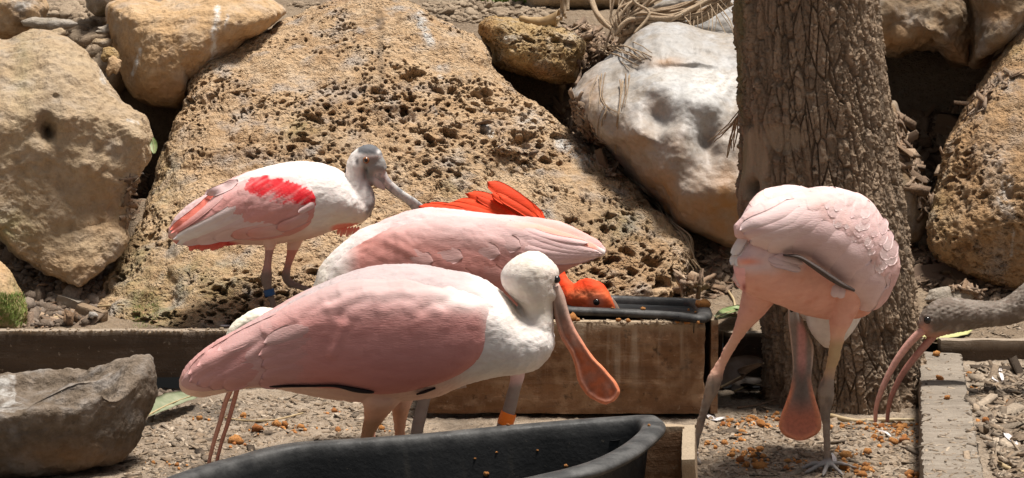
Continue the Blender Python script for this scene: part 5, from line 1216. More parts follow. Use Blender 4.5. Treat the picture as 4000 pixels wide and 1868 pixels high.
    wst = [(1962, 1262, 1962, 1285, .012, .0), (1942, 1215, 1936, 1345, .036, 0), (1880, 1158, 1870, 1412, .060, -.012), (1780, 1124, 1770, 1470, .076, -.016), (1650, 1100, 1640, 1512, .084, -.016), (1500, 1092, 1490, 1532, .084, -.016), (1350, 1104, 1340, 1512, .082, -.014),
           (1200, 1158, 1190, 1504, .076, -.010), (1050, 1240, 1040, 1502, .066, -.004), (900, 1328, 900, 1510, .050, 0), (800, 1392, 800, 1524, .036, .006), (735, 1452, 738, 1518, .020, .012), (712, 1488, 714, 1504, .008, .014)]
    wing(wst, D - .045, 15)
    wing([(a, b - 22, c_, d_ - 60, w_ * .9, -dd) for a, b, c_, d_, w_, dd in wst], D + .05, 16, False)
    # dark strips under the wing edge, pale tail
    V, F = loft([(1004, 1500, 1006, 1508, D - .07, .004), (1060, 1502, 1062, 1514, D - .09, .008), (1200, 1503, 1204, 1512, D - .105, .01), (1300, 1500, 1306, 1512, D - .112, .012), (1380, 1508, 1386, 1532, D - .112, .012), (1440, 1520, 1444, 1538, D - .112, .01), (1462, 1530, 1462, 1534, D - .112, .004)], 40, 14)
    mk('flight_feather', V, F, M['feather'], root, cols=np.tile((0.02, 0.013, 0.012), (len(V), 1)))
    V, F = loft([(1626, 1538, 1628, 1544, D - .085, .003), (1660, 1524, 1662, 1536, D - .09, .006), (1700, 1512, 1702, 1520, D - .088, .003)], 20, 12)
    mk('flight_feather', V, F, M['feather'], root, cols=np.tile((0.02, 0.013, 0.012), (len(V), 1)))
    # bill
    L_ = [(2150, 1130), (2156, 1185), (2171, 1262), (2191, 1320), (2226, 1375), (2245, 1429), (2258, 1490), (2291, 1542), (2330, 1568), (2366, 1580)]
    R_ = [(2184, 1108), (2204, 1155), (2225, 1229), (2251, 1289), (2278, 1336), (2318, 1395), (2364, 1442), (2404, 1489), (2421, 1528), (2410, 1556)]
    W_ = [.024, .020, .014, .010, .0075, .006, .0055, .005, .004, .002]
    st = [(L_[i][0], L_[i][1], R_[i][0], R_[i][1], D - .012 * i / 9 - .005, W_[i]) for i in range(10)]
    st.append((2384, 1572, 2400, 1566, D - .018, .001))
    def bc(V, sx, sy):
        dl, dr = seg_dist(sx, sy, L_ + [(2384, 1576)]), seg_dist(sx, sy, R_ + [(2396, 1570)])
        e = np.minimum(dl, dr)
        t = sstep(1180, 1420, sy)
        c = np.tile((0.50, 0.335, 0.27), (len(V), 1))
        c = mixc(c, (0.165, 0.115, 0.095), (0.85 * sstep(4, 24, e) * sstep(1150, 1230, sy) * (0.55 + 0.6 * sstep(-.25, .25, fbm(V * np.array([30, 30, 18]), 3, 3)))).clip(0, 1))
        c = mixc(c, (0.52, 0.125, 0.045), (t * 1.0 * sstep(6, 22, e) * (0.85 + 0.8 * fbm(V * 50, 3, 4))).clip(0, 1))
        c = mixc(c, (0.80, 0.25, 0.12), t * sstep(20, 5, e))
        return c
    V, F = loft(st, 120, 48)
    sx, sy = proj(V); dl = np.minimum(seg_dist(sx, sy, L_ + [(2384, 1576)]), seg_dist(sx, sy, R_ + [(2396, 1570)]))
    V[:, 1] -= 0.003 * np.exp(-((dl - 9) / 7) ** 2) * sstep(1200, 1420, sy)       # raised rim of the spoon
    q_ = dl / (dl + seg_dist(sx, sy, R_ + [(2396, 1570)]) + 1e-6)
    V[:, 1] += 0.0022 * (np.exp(-((q_ - .28) / .05) ** 2) + np.exp(-((q_ - .72) / .05) ** 2)) * sstep(1470, 1350, sy)
    V = V + normals(V, F) * (0.0014 * fbm(V * np.array([55, 55, 25]), 4, 2))[:, None]
    o = mk('bill', V, F, M['bill'], root, cols=bc(V, sx, sy)); o['label'] = 'long dull bill ending in an orange rimmed spoon'
    eye_at(root, 2174, 1092, D - .026, 0.0068)
front_bird()

# ---- spoonbill behind it, facing the other way
def middle_bird():
    D = 3.92
    gx_, gz = ground_at(1700, D)
    root = empty('spoonbill', (P(1800, 1500, D)[0], D, gz), 'pink spoonbill with orange leg band, its head hidden behind the nearest bird', 'bird', 'roseate spoonbills')
    fy = float(368 + (CAM_H - gz - 0.012) * FPX / D)
    body = [(1222, 1135, 1226, 1200, D, .025), (1256, 1036, 1262, 1290, D, .06), (1367, 929, 1370, 1400, D, .10), (1452, 879, 1460, 1440, D, .115), (1614, 819, 1620, 1460, D, .122), (1755, 817, 1760, 1440, D, .122), (1932, 840, 1930, 1370, D, .112), (2040, 846, 2030, 1270, D, .098),
            (2124, 857, 2130, 1140, D, .085), (2189, 872, 2189, 1066, D, .07), (2260, 902, 2260, 1030, D, .048), (2336, 940, 2326, 1004, D, .022), (2368, 980, 2366, 992, D, .006)]
    neck = [(1240, 1180, 1360, 1200, D, .05), (1270, 1290, 1370, 1290, D, .045), (1320, 1390, 1410, 1370, D, .04), (1390, 1450, 1450, 1400, D, .045), (1450, 1480, 1500, 1400, D, .045), (1510, 1480, 1530, 1420, D, .03)]
    l1 = [(1600, 1380, 1760, 1380, D - .04, .05), (1625, 1450, 1720, 1450, D - .04, .035), (1632, 1555, 1684, 1555, D - .04, None), (1612, 1640, 1664, 1640, D - .04, None), (1604, 1690, 1652, 1690, D - .04, None), (1606, fy, 1640, fy, D - .04, None)]
    l2 = [(1900, 1300, 2080, 1280, D + .03, .05), (1975, 1400, 2060, 1390, D + .03, .032), (1995, 1465, 2048, 1465, D + .03, None), (1976, 1548, 2028, 1548, D + .03, None), (1958, 1615, 2012, 1615, D + .03, None), (1938, 1665, 1992, 1665, D + .03, None), (1935, fy, 1972, fy, D + .03, None)]
    parts = [loft(body, 80, 50), loft(neck, 30, 30), loft(l1, 40, 20), loft(l2, 40, 20)]
    for x_, dd in ((1623, D - .04), (1953, D + .03)):
        p = P(x_, fy, dd); p[2] = gz; parts += toes(p, PI)
    V, F = remesh(parts, 0.0032, 6)
    sx, sy = proj(V)
    legm = sstep(1480, 1520, sy)
    V, H, I, fo = plumage(V, F, (1, 0.30), 0.035, 0.024, 0.0016, 25, D, fold=0.004, mask=1 - legm)
    c = np.tile(PALE, (len(V), 1))
    c = mixc(c, WHITE, sstep(1560, 1330, sx)); c = mixc(c, CREAM, 0.5 * sstep(1330, 1240, sx))
    c = mixc(c, (0.85, 0.42, 0.36), sstep(1000, 1040, sy) * sstep(2050, 2200, sx) * 0.8)
    c = mixc(c, SALMON, 0.75 * np.exp(-((sx - 2190) / 150) ** 2 - ((sy - 900 - 0.3 * (sx - 2190)) / 25) ** 2))
    c = mixc(c, (0.27, 0.225, 0.20), legm)
    c = c * (1 + 0.07 * (I - 0.5) + 0.05 * fo)[:, None]
    mk('body', V, F, M['feather'], root, cols=c)
    wst = [(1285, 1090, 1288, 1170, .02, 0), (1310, 1030, 1315, 1240, .04, -.01), (1400, 960, 1405, 1340, .064, -.014), (1550, 890, 1555, 1400, .08, -.016), (1720, 853, 1725, 1385, .084, -.016), (1900, 857, 1900, 1290, .076, -.012), (2060, 872, 2055, 1165, .062, -.006), (2200, 908, 2190, 1062, .044, .002), (2300, 945, 2290, 1016, .024, .012), (2362, 980, 2360, 996, .008, .02)]
    for sgn, seed in ((-1, 26), (1, 27)):
        st = [(a, b - (0 if sgn < 0 else 12), c_, d_, D + sgn * (.05 - dd), w_) for a, b, c_, d_, w_, dd in wst]
        V, F = loft(st, 220, 130, 0.76)
        V, H, I, fo = plumage(V, F, (1, 0.33), 0.055, 0.026, 0.0024, seed, D, fold=0.0055, fold_sc=(4, 22), fine=0.0003)
        sx, sy = proj(V)
        N = normals(V, F)
        V = V + N * (0.005 * sstep(1800, 1500, sx) * fbm(V * 24, 2, seed + 50))[:, None]
        c = np.tile(np.array((0.46, 0.20, 0.17)), (len(V), 1))
        c = mixc(c, (0.58, 0.42, 0.405), sstep(1000, 850, sy + 0.0 * sx - 0.15 * (sx - 1700)) * 0.85)
        c = mixc(c, WHITE, sstep(1420, 1310, sx) * 0.9)
        ln = seg_dist(sx, sy, [(1900, 868), (2100, 890), (2220, 925), (2320, 965)])
        c = mixc(c, SALMON * np.array([1, 1.5, 1.5]), sstep(22, 6, ln) * sstep(1900, 2150, sx) * 0.85)
        c = mixc(c, WHITE, sstep(2320, 2362, sx) * 0.8)
        c = c * (1 + 0.12 * (I - 0.5) + 0.10 * fo)[:, None]
        mk('wing', V, F, M['feather'], root, cols=c)
        if sgn < 0: surf = Surf(V, F)
    rr = np.random.default_rng(12)
    for k in range(16):
        i, j = k % 4, k // 4
        x, y = 1560 + 120 * j + 25 * rr.normal() + 40 * (i % 2), 960 + 88 * i - 14 * j + 10 * rr.normal()
        if y > 1300 - 80 * max(0, j - 1): continue
        cc = lerp(np.array((0.52, 0.32, 0.30)), np.array((0.46, 0.20, 0.17)), np.clip((y - 930) / 110, 0, 1))
        feather_on(surf, 'covert_feather', root, (x - 90, y - 26), (x + 130, y + 52), 80, cc, cc * np.array([1.02, 1.06, 1.06]), seed=700 + k, lift=(-.006, .0009), bow=.03, camber=.0014)
    for i, (r0, t0, wd) in enumerate([((2000, 880), (2340, 985), 36), ((1980, 905), (2352, 992), 40), ((1950, 935), (2345, 1000), 44), ((1930, 965), (2320, 1005), 44), ((1990, 862), (2300, 950), 30)]):
        feather_on(surf, 'flight_feather', root, r0, t0, wd, PALE * np.array([1, .92, .92]), PALE if i < 3 else PALE * np.array([1, .95, .95]), seed=i, lift=(-.004, .004))
    V, F = loft([(1500, 1445, 1505, 1485, D, .016), (1600, 1462, 1602, 1486, D, .012), (1700, 1476, 1702, 1498, D, .008), (1760, 1470, 1764, 1520, D, .006), (1820, 1480, 1822, 1515, D, .003)], 40, 20)
    mk('bill', V, F, M['bill'], root, cols=np.tile((0.4, 0.3, 0.25), (len(V), 1)))
    band(root, 1988, 1612, 1660, D + .03, 31, 'band_orange', 'orange plastic ring on the leg', -16)
middle_bird()

# ---- young spoonbill standing by the pitted boulder
def left_bird():
    D = 4.90
    gx_, gz = ground_at(1070, D, True)
    root = empty('spoonbill', (P(1070, 1200, D)[0], D, gz), 'grey headed spoonbill with red wing patch and blue leg band, before the pitted boulder', 'bird', 'roseate spoonbills')
    fy = float(368 + (CAM_H - gz - 0.012) * FPX / D)
    body = [(658, 905, 662, 925, D, .008), (690, 845, 696, 955, D, .03), (760, 785, 760, 955, D, .05), (868, 726, 866, 948, D, .07), (1005, 662, 1000, 956, D, .095), (1143, 634, 1140, 944, D, .108), (1224, 634, 1215, 930, D, .108), (1317, 662, 1300, 902, D, .098),
            (1380, 715, 1370, 884, D, .078), (1430, 770, 1425, 862, D, .05), (1452, 800, 1450, 835, D, .022)]
    neck = [(1330, 850, 1430, 860, D, .05), (1345, 790, 1464, 800, D, .048), (1350, 740, 1458, 745, D, .042), (1352, 690, 1434, 700, D, .036), (1354, 650, 1436, 660, D, .036), (1366, 612, 1480, 640, D, .037), (1385, 590, 1494, 612, D, .035), (1405, 575, 1480, 582, D, .028), (1428, 566, 1456, 566, D, .01)]
    face = [(1440, 600, 1440, 690, D, .03), (1475, 600, 1462, 690, D, .026), (1500, 622, 1480, 690, D, .02), (1512, 655, 1490, 700, D, .012)]
    pouch = [(1425, 690, 1440, 660, D, .014), (1440, 712, 1465, 680, D, .016), (1475, 735, 1492, 705, D, .01), (1500, 745, 1508, 735, D, .004)]
    under = [(730, 955, 740, 968, D, .015), (790, 930, 800, 976, D, .03), (860, 930, 865, 962, D, .03), (940, 930, 945, 950, D, .03)]
    l1 = [(1005, 900, 1110, 900, D - .03, .05), (1034, 962, 1074, 962, D - .03, .020), (1030, 1030, 1061, 1030, D - .03, None), (1018, 1082, 1063, 1082, D - .03, None), (1028, 1124, 1062, 1124, D - .03, None), (1042, 1160, 1070, 1160, D - .03, None), (1054, 1190, 1080, 1190, D - .03, None), (1060, fy, 1084, fy, D - .03, None)]
    l2 = [(1100, 890, 1210, 890, D + .04, .05), (1124, 949, 1180, 943, D + .04, .022), (1112, 1030, 1142, 1030, D + .04, None), (1100, 1080, 1134, 1078, D + .04, None), (1120, 1116, 1146, 1096, D + .04, None), (1160, 1130, 1172, 1108, D + .02, None), (1204, 1146, 1214, 1126, D - .01, None), (1250, 1190, 1262, 1172, D - .04, None), (1275, fy, 1296, fy, D - .05, None)]
    parts = [loft(body, 70, 44), loft(neck, 46, 30), loft(face, 16, 20), loft(pouch, 16, 16), loft(under, 16, 16), loft(l1, 50, 18), loft(l2, 60, 18)]
    for x_, dd in ((1072, D - .03), (1285, D - .05)):
        p = P(x_, fy, dd); p[2] = gz; parts += toes(p, -0.3)
    V, F = remesh(parts, 0.0030, 4)
    sx, sy = proj(V)
    legm = sstep(955, 1000, sy)
    nk = sstep(1320, 1380, sx)
    V, H, I, fo = plumage(V, F, (-1, 0.62), 0.03, 0.02, 0.0015, 35, D, fold=0.004, mask=(1 - legm) * (1 - .5 * nk))
    V = V + normals(V, F) * (nk * sstep(580, 640, sy) * sstep(1440, 1400, sx) * (0.004 * fbm(V * np.array([70, 70, 40]), 3, 5)))[:, None]
    c = np.tile(WHITE, (len(V), 1))
    c = mixc(c, PALE, sstep(1050, 850, sx)); c = mixc(c, (0.72, 0.44, 0.36), sstep(860, 935, sy) * 0.8)
    c = mixc(c, CREAM, 0.5 * sstep(780, 860, sy) * sstep(1250, 1330, sx))
    rd = sstep(0.3, 0.6, np.exp(-((sx - 1365) / 80) ** 2 - ((sy - 893) / 24) ** 2)); c = mixc(c, SALMON, 0.9 * rd)
    c = mixc(c, RED * np.array([1.0, 1.6, 1.4]), sstep(935, 955, sy) * sstep(960, 900, sx) * 0.9)
    gr = np.array((0.085, 0.09, 0.10))
    c = mixc(c, gr, sstep(612, 596, sy - 0.10 * (sx - 1440)) * sstep(1392, 1404, sx) * 0.95)
    c = mixc(c, (0.27, 0.265, 0.25), sstep(1400, 1425, sx) * sstep(606, 622, sy) * sstep(720, 690, sy))
    c = mixc(c, (0.20, 0.195, 0.20), (sstep(1422, 1440, sx + 0.06 * (sy - 760)) * sstep(690, 720, sy) * sstep(870, 830, sy) * (0.7 + 0.6 * fbm(V * 60, 3, 4))).clip(0, 1))
    c = mixc(c, (0.62, 0.53, 0.50), sstep(1452, 1470, sx) * sstep(660, 685, sy) * sstep(760, 745, sy) * (sy < 760))
    c = mixc(c, (0.10, 0.11, 0.12), 0.9 * np.exp(-((sx - 1395) / 6) ** 2 - ((sy - 632) / 14) ** 2))
    c = mixc(c, (0.80, 0.79, 0.77), np.exp(-((sx - 1478) / 8) ** 2 - ((sy - 594) / 8) ** 2))
    lc = np.tile((0.44, 0.25, 0.22), (len(V), 1)); lc = mixc(lc, (0.22, 0.165, 0.14), sstep(1040, 1080, sy)); lc = mixc(lc, (0.72, 0.28, 0.22), (sx > 1098) * sstep(1060, 1000, sy) * 0.7)
    c = np.where((legm > 0.5)[:, None] & (sy > 965)[:, None], lc, mixc(c, (0.80, 0.50, 0.42), legm))
    c = c * (1 + 0.07 * (I - 0.5) + 0.04 * fo)[:, None]
    mk('body', V, F, M['feather'], root, cols=c)
    wst = [(1262, 775, 1262, 800, .014, 0), (1250, 738, 1245, 845, .034, -.012), (1200, 705, 1190, 890, .055, -.02), (1110, 680, 1100, 925, .072, -.024), (1000, 690, 985, 935, .072, -.020), (900, 735, 880, 930, .06, -.012), (800, 800, 785, 938, .042, -.002), (725, 862, 720, 946, .026, .008), (690, 905, 688, 950, .012, .014)]
    for sgn, seed in ((-1, 36), (1, 37)):
        st = [(a - (25 if sgn > 0 else 0), b - (18 if sgn > 0 else 0), c_ - (25 if sgn > 0 else 0), d_ - (20 if sgn > 0 else 0), D + sgn * (.05 - dd), w_) for a, b, c_, d_, w_, dd in wst]
        V, F = loft(st, 200, 120)
        V, H, I, fo = plumage(V, F, (-1, 0.66), 0.040, 0.020, 0.0028, seed, D, fold=0.004, fold_sc=(5, 30), fine=0.0005)
        sx, sy = proj(V)
        jit = 9 * fbm(V * np.array([50, 50, 20]), 3, 7)
        c = np.tile(PALE, (len(V), 1)) * np.array([.98, .90, .90])
        c = mixc(c, WHITE, sstep(690 + 0.10 * (sx - 1000), 660 + 0.1 * (sx - 1000), sy + jit * .4) * 0.9)
        c = mixc(c, WHITE, sstep(1200, 1235, sx + jit) * sstep(760, 730, sy))
        c = mixc(c, PINK * np.array([1, .9, .9]), 0.75 * sstep(720, 860, sy + 0.25 * (1100 - sx).clip(0, 300)))
        fx, fy_ = -0.835, 0.55
        al, ac = (sx * fx + sy * fy_), (-sx * fy_ + sy * fx)
        stk = fbm(np.stack([al * 0.012, ac * 0.09, 0 * al], 1), 3, 17)
        red = in_poly(sx + jit * 1.2 + 26 * stk * fx, sy + jit + 26 * stk * fy_, [(955, 722), (980, 688), (1040, 682), (1110, 704), (1180, 724), (1250, 760), (1270, 795), (1225, 803), (1150, 812), (1075, 798), (1000, 772), (950, 742)])
        edge = sstep(940, 1010, sx)
        scal = np.cos((ac * 0.16) + 3 * (I - .5)) * 7
        red = red * sstep(-0.35, 0.25, stk + 0.016 * (742 + 0.20 * (sx - 950) + 8 - sy)) * sstep(-6, 2, sy - (690 + 0.20 * np.maximum(sx - 1030, 0)) + scal)
        c = mixc(c, RED, (red * (0.75 + 0.25 * edge) * (0.95 + 0.5 * stk)).clip(0, 1))
        c = mixc(c, ROSE, 0.5 * sstep(1100, 1220, sx) * sstep(800, 860, sy))
        c = c * (1 + 0.12 * (I - 0.5) + 0.06 * fo)[:, None]
        mk('wing', V, F, M['feather'], root, cols=c)
        if sgn < 0: surf = Surf(V, F)
    # long feathers of the folded wing and the red tail edge
    k = 0
    for r0, t0, wd, c0, c1 in [((860, 738), (664, 900), 34, SALMON, SALMON), ((905, 720), (668, 912), 30, PALE, (0.85, .30, .25)), ((820, 740), (806, 762), 20, PALE, PALE), ((980, 770), (676, 936), 40, PALE, WHITE), ((1000, 800), (690, 955), 42, PALE, WHITE),
                               ((1020, 830), (712, 956), 42, PALE, PALE), ((1040, 850), (760, 950), 44, PALE, PALE), ((1080, 860), (830, 934), 46, PALE, PALE), ((1110, 870), (900, 922), 46, PALE, PINK), ((1160, 880), (960, 915), 44, PALE, PINK), ((1230, 830), (1080, 895), 44, PALE, PINK), ((1240, 785), (1165, 830), 26, PALE, PALE), ((930, 705), (806, 758), 36, PALE, PALE)]:
        feather_on(surf, 'flight_feather', root, r0, t0, wd, c0, c1, seed=50 + k, lift=(-.004, .007), bow=-.03); k += 1
    for i in range(9):
        feather('tail_covert', root, (900 - 14 * i, 930), (850 - 14 * i, 965 + (i % 3) * 6), D - .03, D - .03, 26, RED * np.array([1.0, 2, 2]), SALMON, nrm=(-.2, -1, 0), seed=90 + i)
    for i in range(7):
        feather('breast_plume', root, (1330 + 12 * i, 885), (1318 + 12 * i, 918 + 8 * (i % 2)), D - .02, D - .02, 12, SALMON, (0.8, .35, .25), nrm=(0, -1, 0), seed=110 + i)
    U = [(1490, 632), (1508, 670), (1526, 702), (1568, 740), (1629, 781), (1662, 812), (1690, 850), (1700, 880)]
    Lw = [(1455, 688), (1474, 706), (1498, 730), (1538, 762), (1588, 797), (1610, 822), (1626, 854), (1644, 886)]
    st = [(U[i][0], U[i][1], Lw[i][0], Lw[i][1], D + .004 * i, [.022, .018, .014, .010, .008, .007, .006, .004][i]) for i in range(8)] + [(1672, 898, 1664, 902, D + .03, .001)]
    def bc(V, sx, sy):
        c = np.tile((0.54, 0.525, 0.50), (len(V), 1))
        c = mixc(c, (0.60, 0.45, 0.42), 0.55 * sstep(40, 12, seg_dist(sx, sy, [(1470, 670), (1540, 740)])) * sstep(1560, 1500, sx))
        c = mixc(c, (0.07, 0.07, 0.075), sstep(4, 1.5, seg_dist(sx, sy, [(1472, 700), (1496, 726), (1540, 764), (1590, 800), (1620, 830)])) * 0.9)
        c = mixc(c, (0.24, 0.24, 0.25), (0.8 * sstep(0.0, 0.3, fbm(V * 60, 3, 6))).clip(0, 1))
        return c
    bill_mesh(root, st, 90, 36, bc, seed=4)
    eye_at(root, 1430, 626, D - .034, 0.0095, True)
    band(root, 1049, 1130, 1156, D - .03, 21, 'band_blue', 'blue plastic ring on the leg', 6)
left_bird()

# ---- spoonbill at the tree, seen from behind with its head tucked under
def right_bird():
    D = 3.74
    gx_, gz = ground_at(3230, D)
    root = empty('spoonbill', (P(3190, 1500, D)[0], D, gz), 'pale pink spoonbill bending its head under its body in front of the tree', 'bird', 'roseate spoonbills')
    fyf = lambda d: float(368 + (CAM_H - gz - 0.012) * FPX / d)
    body = [(2872, 1000, 2875, 1075, 3.60, .025), (2900, 930, 2902, 1130, 3.62, .06), (2960, 862, 2968, 1165, 3.65, .09), (3050, 800, 3060, 1198, 3.69, .11), (3160, 768, 3170, 1236, 3.73, .118), (3270, 772, 3280, 1245, 3.77, .115), (3370, 820, 3368, 1235, 3.81, .10), (3440, 905, 3425, 1180, 3.83, .07), (3478, 1000, 3470, 1090, 3.84, .03)]
    neck = [(3180, 1150, 3400, 1130, 3.86, .07), (3150, 1230, 3372, 1215, 3.88, .065), (3165, 1290, 3330, 1290, 3.88, .055), (3200, 1335, 3285, 1338, 3.87, .04), (3225, 1356, 3255, 1356, 3.87, .015)]
    head = [(3250, 1150, 3240, 1250, 3.90, .05), (3180, 1130, 3170, 1250, 3.92, .048), (3120, 1150, 3130, 1250, 3.92, .042), (3082, 1190, 3100, 1240, 3.91, .02)]
    under = [(2880, 1005, 2884, 1045, 3.575, .012), (2930, 985, 2936, 1052, 3.585, .026), (3010, 990, 3016, 1052, 3.60, .030), (3090, 1010, 3092, 1056, 3.615, .024), (3135, 1032, 3136, 1052, 3.62, .010)]
    tuft = [(2880, 1040, 2905, 1040, 3.61, .02), (2866, 1080, 2905, 1085, 3.62, .02), (2872, 1110, 2904, 1120, 3.63, .014), (2895, 1134, 2908, 1136, 3.64, .006)]
    fl, fr_ = fyf(3.78), fyf(3.70)
    l1 = [(2910, 1080, 3080, 1120, 3.70, .06), (2897, 1165, 3010, 1196, 3.73, .045), (2878, 1240, 2950, 1262, 3.75, .028), (2862, 1295, 2908, 1310, 3.76, None), (2834, 1352, 2874, 1360, 3.77, None), (2796, 1420, 2836, 1432, 3.78, None), (2764, 1472, 2820, 1486, 3.78, None), (2752, 1520, 2806, 1530, 3.78, None), (2742, 1568, 2780, 1574, 3.78, None),
          (2724, 1640, 2756, 1644, 3.78, None), (2711, 1700, 2738, 1704, 3.78, None), (2702, 1770, 2724, 1772, 3.78, None), (2698, fl, 2720, fl, 3.78, None)]
    l2 = [(3210, 1110, 3380, 1130, 3.70, .07), (3240, 1205, 3345, 1215, 3.70, .045), (3246, 1265, 3316, 1275, 3.70, .03), (3243, 1310, 3300, 1312, 3.70, None), (3234, 1390, 3282, 1392, 3.70, None), (3220, 1455, 3262, 1458, 3.70, None), (3196, 1515, 3258, 1518, 3.70, None), (3198, 1560, 3254, 1562, 3.70, None), (3204, 1610, 3245, 1612, 3.70, None), (3214, 1690, 3243, 1690, 3.70, None), (3218, 1800, 3247, 1800, 3.70, None), (3216, fr_, 3254, fr_, 3.70, None)]
    parts = [loft(x, 50, 36) for x in (body, neck, head, under, tuft)] + [loft(l1, 90, 20), loft(l2, 90, 20)]
    for x_, yy, dd, hdg in ((2709, fl, 3.78, 1.9), (3235, fr_, 3.70, 1.2)):
        p = P(x_, yy, dd); p[2] = gz; parts += toes(p, hdg if x_ < 3000 else -PI / 2 - 0.3)
    for hdg in (-2.9, -0.25):
        p = P(3235, fr_, 3.70); p[2] = gz
        dv = np.array([math.cos(hdg), math.sin(hdg), 0]); parts.append(tube([p + [0, 0, .012], p + dv * .03 + [0, 0, .014], p + dv * .06 + [0, 0, .005]], [.006, .005, .003], 12, 8))
    V, F = remesh(parts, 0.0027, 6)
    sx, sy = proj(V)
    legm = np.maximum(sstep(1255, 1320, sy) * (sx > 3190) * (V[:, 1] < 3.80), sstep(1230, 1330, sy) * (sx < 2960))
    wn = (V[:, 1] > 3.80) & (sy > 1180)
    V, H, I, fo = plumage(V, F, (-0.5, 0.8), 0.025, 0.02, 0.0012, 45, D, fold=0.003, mask=1 - legm, fine=0.0007)
    V = V + normals(V, F) * (legm * (0.0016 * fbm(V * np.array([70, 70, 190]), 3, 31) + 0.002 * fbm(V * 40, 2, 32)))[:, None]
    c = np.tile((0.70, 0.37, 0.29), (len(V), 1))
    c = mixc(c, (0.56, 0.21, 0.125), (0.6 * sstep(0.0, 0.35, fbm(V * 16, 3, 3)) * sstep(1020, 1060, sy)).clip(0, 1))
    c = mixc(c, PALE, sstep(1010, 960, sy))
    c = mixc(c, WHITE, (wn * 1.0)); c = mixc(c, CREAM, wn * sstep(1260, 1340, sy) * 0.4)
    un = sstep(3.64, 3.61, V[:, 1]) * sstep(1085, 1035, sy + 14 * fbm(V * 40, 3, 9)) * sstep(3160, 3110, sx); c = mixc(c, PALE * np.array([1.05, 1.08, 1.08]), un * 1.0)
    c = mixc(c, SALMON * np.array([1, 1.4, 1.2]), 0.9 * np.exp(-((sx - 2920) / 50) ** 2 - ((sy - 1022) / 14) ** 2) * un)
    tu = (sx < 2912) & (sy > 1045) & (sy < 1140); c = mixc(c, (0.85, 0.46, 0.45), tu * 0.9)
    c = mixc(c, (0.25, 0.03, 0.03), 0.9 * np.exp(-((sx - 2908) / 7) ** 2 - ((sy - 1122) / 18) ** 2))
    lc = np.tile((0.76, 0.44, 0.32), (len(V), 1))
    lk = np.where(sx < 3000, sstep(1440, 1500, sy), sstep(1420, 1500, sy))
    lc = mixc(lc, (0.30, 0.235, 0.185), lk)
    lc = mixc(lc, (0.16, 0.125, 0.10), lk * sstep(-0.1, 0.3, fbm(V * np.array([60, 60, 25]), 3, 8)) * 0.7)
    lc = mixc(lc, (0.45, 0.33, 0.16), (sx > 3190) * sstep(1300, 1360, sy) * (1 - lk) * 0.8)
    c = c * (1 - legm[:, None]) + lc * legm[:, None]
    c = mixc(c, (0.27, 0.25, 0.235), sstep(1780, 1800, sy) * (sx > 2800)); c = mixc(c, (0.25, 0.21, 0.18), sstep(1700, 1760, sy) * (sx < 2800))
    hd = (V[:, 1] > 3.84) & (sx < 3112) & (sy > 1150); c = mixc(c, (0.42, 0.40, 0.37), hd * 0.85)
    c = c * (1 + 0.07 * (I - 0.5) + 0.05 * fo)[:, None]
    mk('body', V, F, M['feather'], root, cols=c)
    # wings
    def wing(st, seed, dirp, nb):
        V, F = loft(st, 240, 170)
        V, H, I, fo = plumage(V, F, dirp, 0.034, 0.027, 0.0028, seed, D, fold=0.0045, fold_sc=(6, 16), fine=0.0005)
        sx, sy = proj(V)
        c = np.tile(PALE * np.array([.99, .96, .96]), (len(V), 1))
        c = mixc(c, PINK, 0.30 * sstep(900, 1100, sy)); c = mixc(c, WHITE, 0.3 * sstep(900, 740, sy))
        c = mixc(c, (0.80, 0.50, 0.44), 0.45 * sstep(0.05, 0.4, fbm(V * 11, 3, seed)) )
        c = c * (1 + 0.13 * (I - 0.5) + 0.08 * fo)[:, None]
        mk('wing', V, F, M['feather'], root, cols=c)
        return Surf(V, F)
    surf = wing([(2874, 884, 2880, 922, 3.585, .012), (2935, 818, 2940, 946, 3.59, .04), (3010, 785, 3012, 984, 3.60, .058), (3100, 755, 3098, 990, 3.62, .072), (3200, 732, 3175, 1030, 3.64, .084), (3300, 741, 3255, 1100, 3.67, .09), (3385, 780, 3330, 1170, 3.70, .09), (3450, 862, 3395, 1206, 3.73, .078), (3492, 955, 3445, 1180, 3.76, .055), (3508, 1035, 3490, 1095, 3.77, .02)], 46, (-0.62, 0.55), 1)
    wing([(2885, 890, 2895, 925, 3.68, .012), (2925, 810, 2950, 900, 3.70, .04), (2970, 754, 3000, 900, 3.74, .055), (3025, 734, 3050, 900, 3.77, .065), (3095, 727, 3110, 900, 3.80, .068), (3160, 742, 3170, 900, 3.84, .055), (3225, 790, 3225, 880, 3.87, .02)], 47, (-1, 0.35), 0)
    # large folded feathers across the back, the dark line under the wing edge, tail
    Wc = PALE * np.array([1.03, 1.10, 1.10]); Pc = PALE * np.array([1.0, .99, .99])
    for k, (r0, t0, wd, c0, c1, bow) in enumerate([
        ((3400, 1010), (3300, 1190), 120, Pc, Pc, .05), ((3440, 1060), (3362, 1212), 110, Pc, Pc, .05), ((3390, 950), (3262, 1112), 130, Pc, Pc, .06), ((3340, 920), (3185, 1046), 130, Pc, Pc, .05), ((3290, 890), (3100, 1000), 130, Pc, Pc, .03),
        ((3260, 870), (3000, 985), 125, Pc, Wc, .02), ((3230, 830), (2930, 950), 110, Pc, Wc, -.04), ((3190, 812), (2905, 918), 96, Wc, Pc, -.07), ((3140, 780), (2890, 900), 80, Pc, Wc, -.05)]):
        feather_on(surf, 'flight_feather', root, r0, t0, wd, c0, c1, seed=200 + k, lift=(-.003, .0095), bow=bow, camber=.006, n=24, m=13)
    k = 0
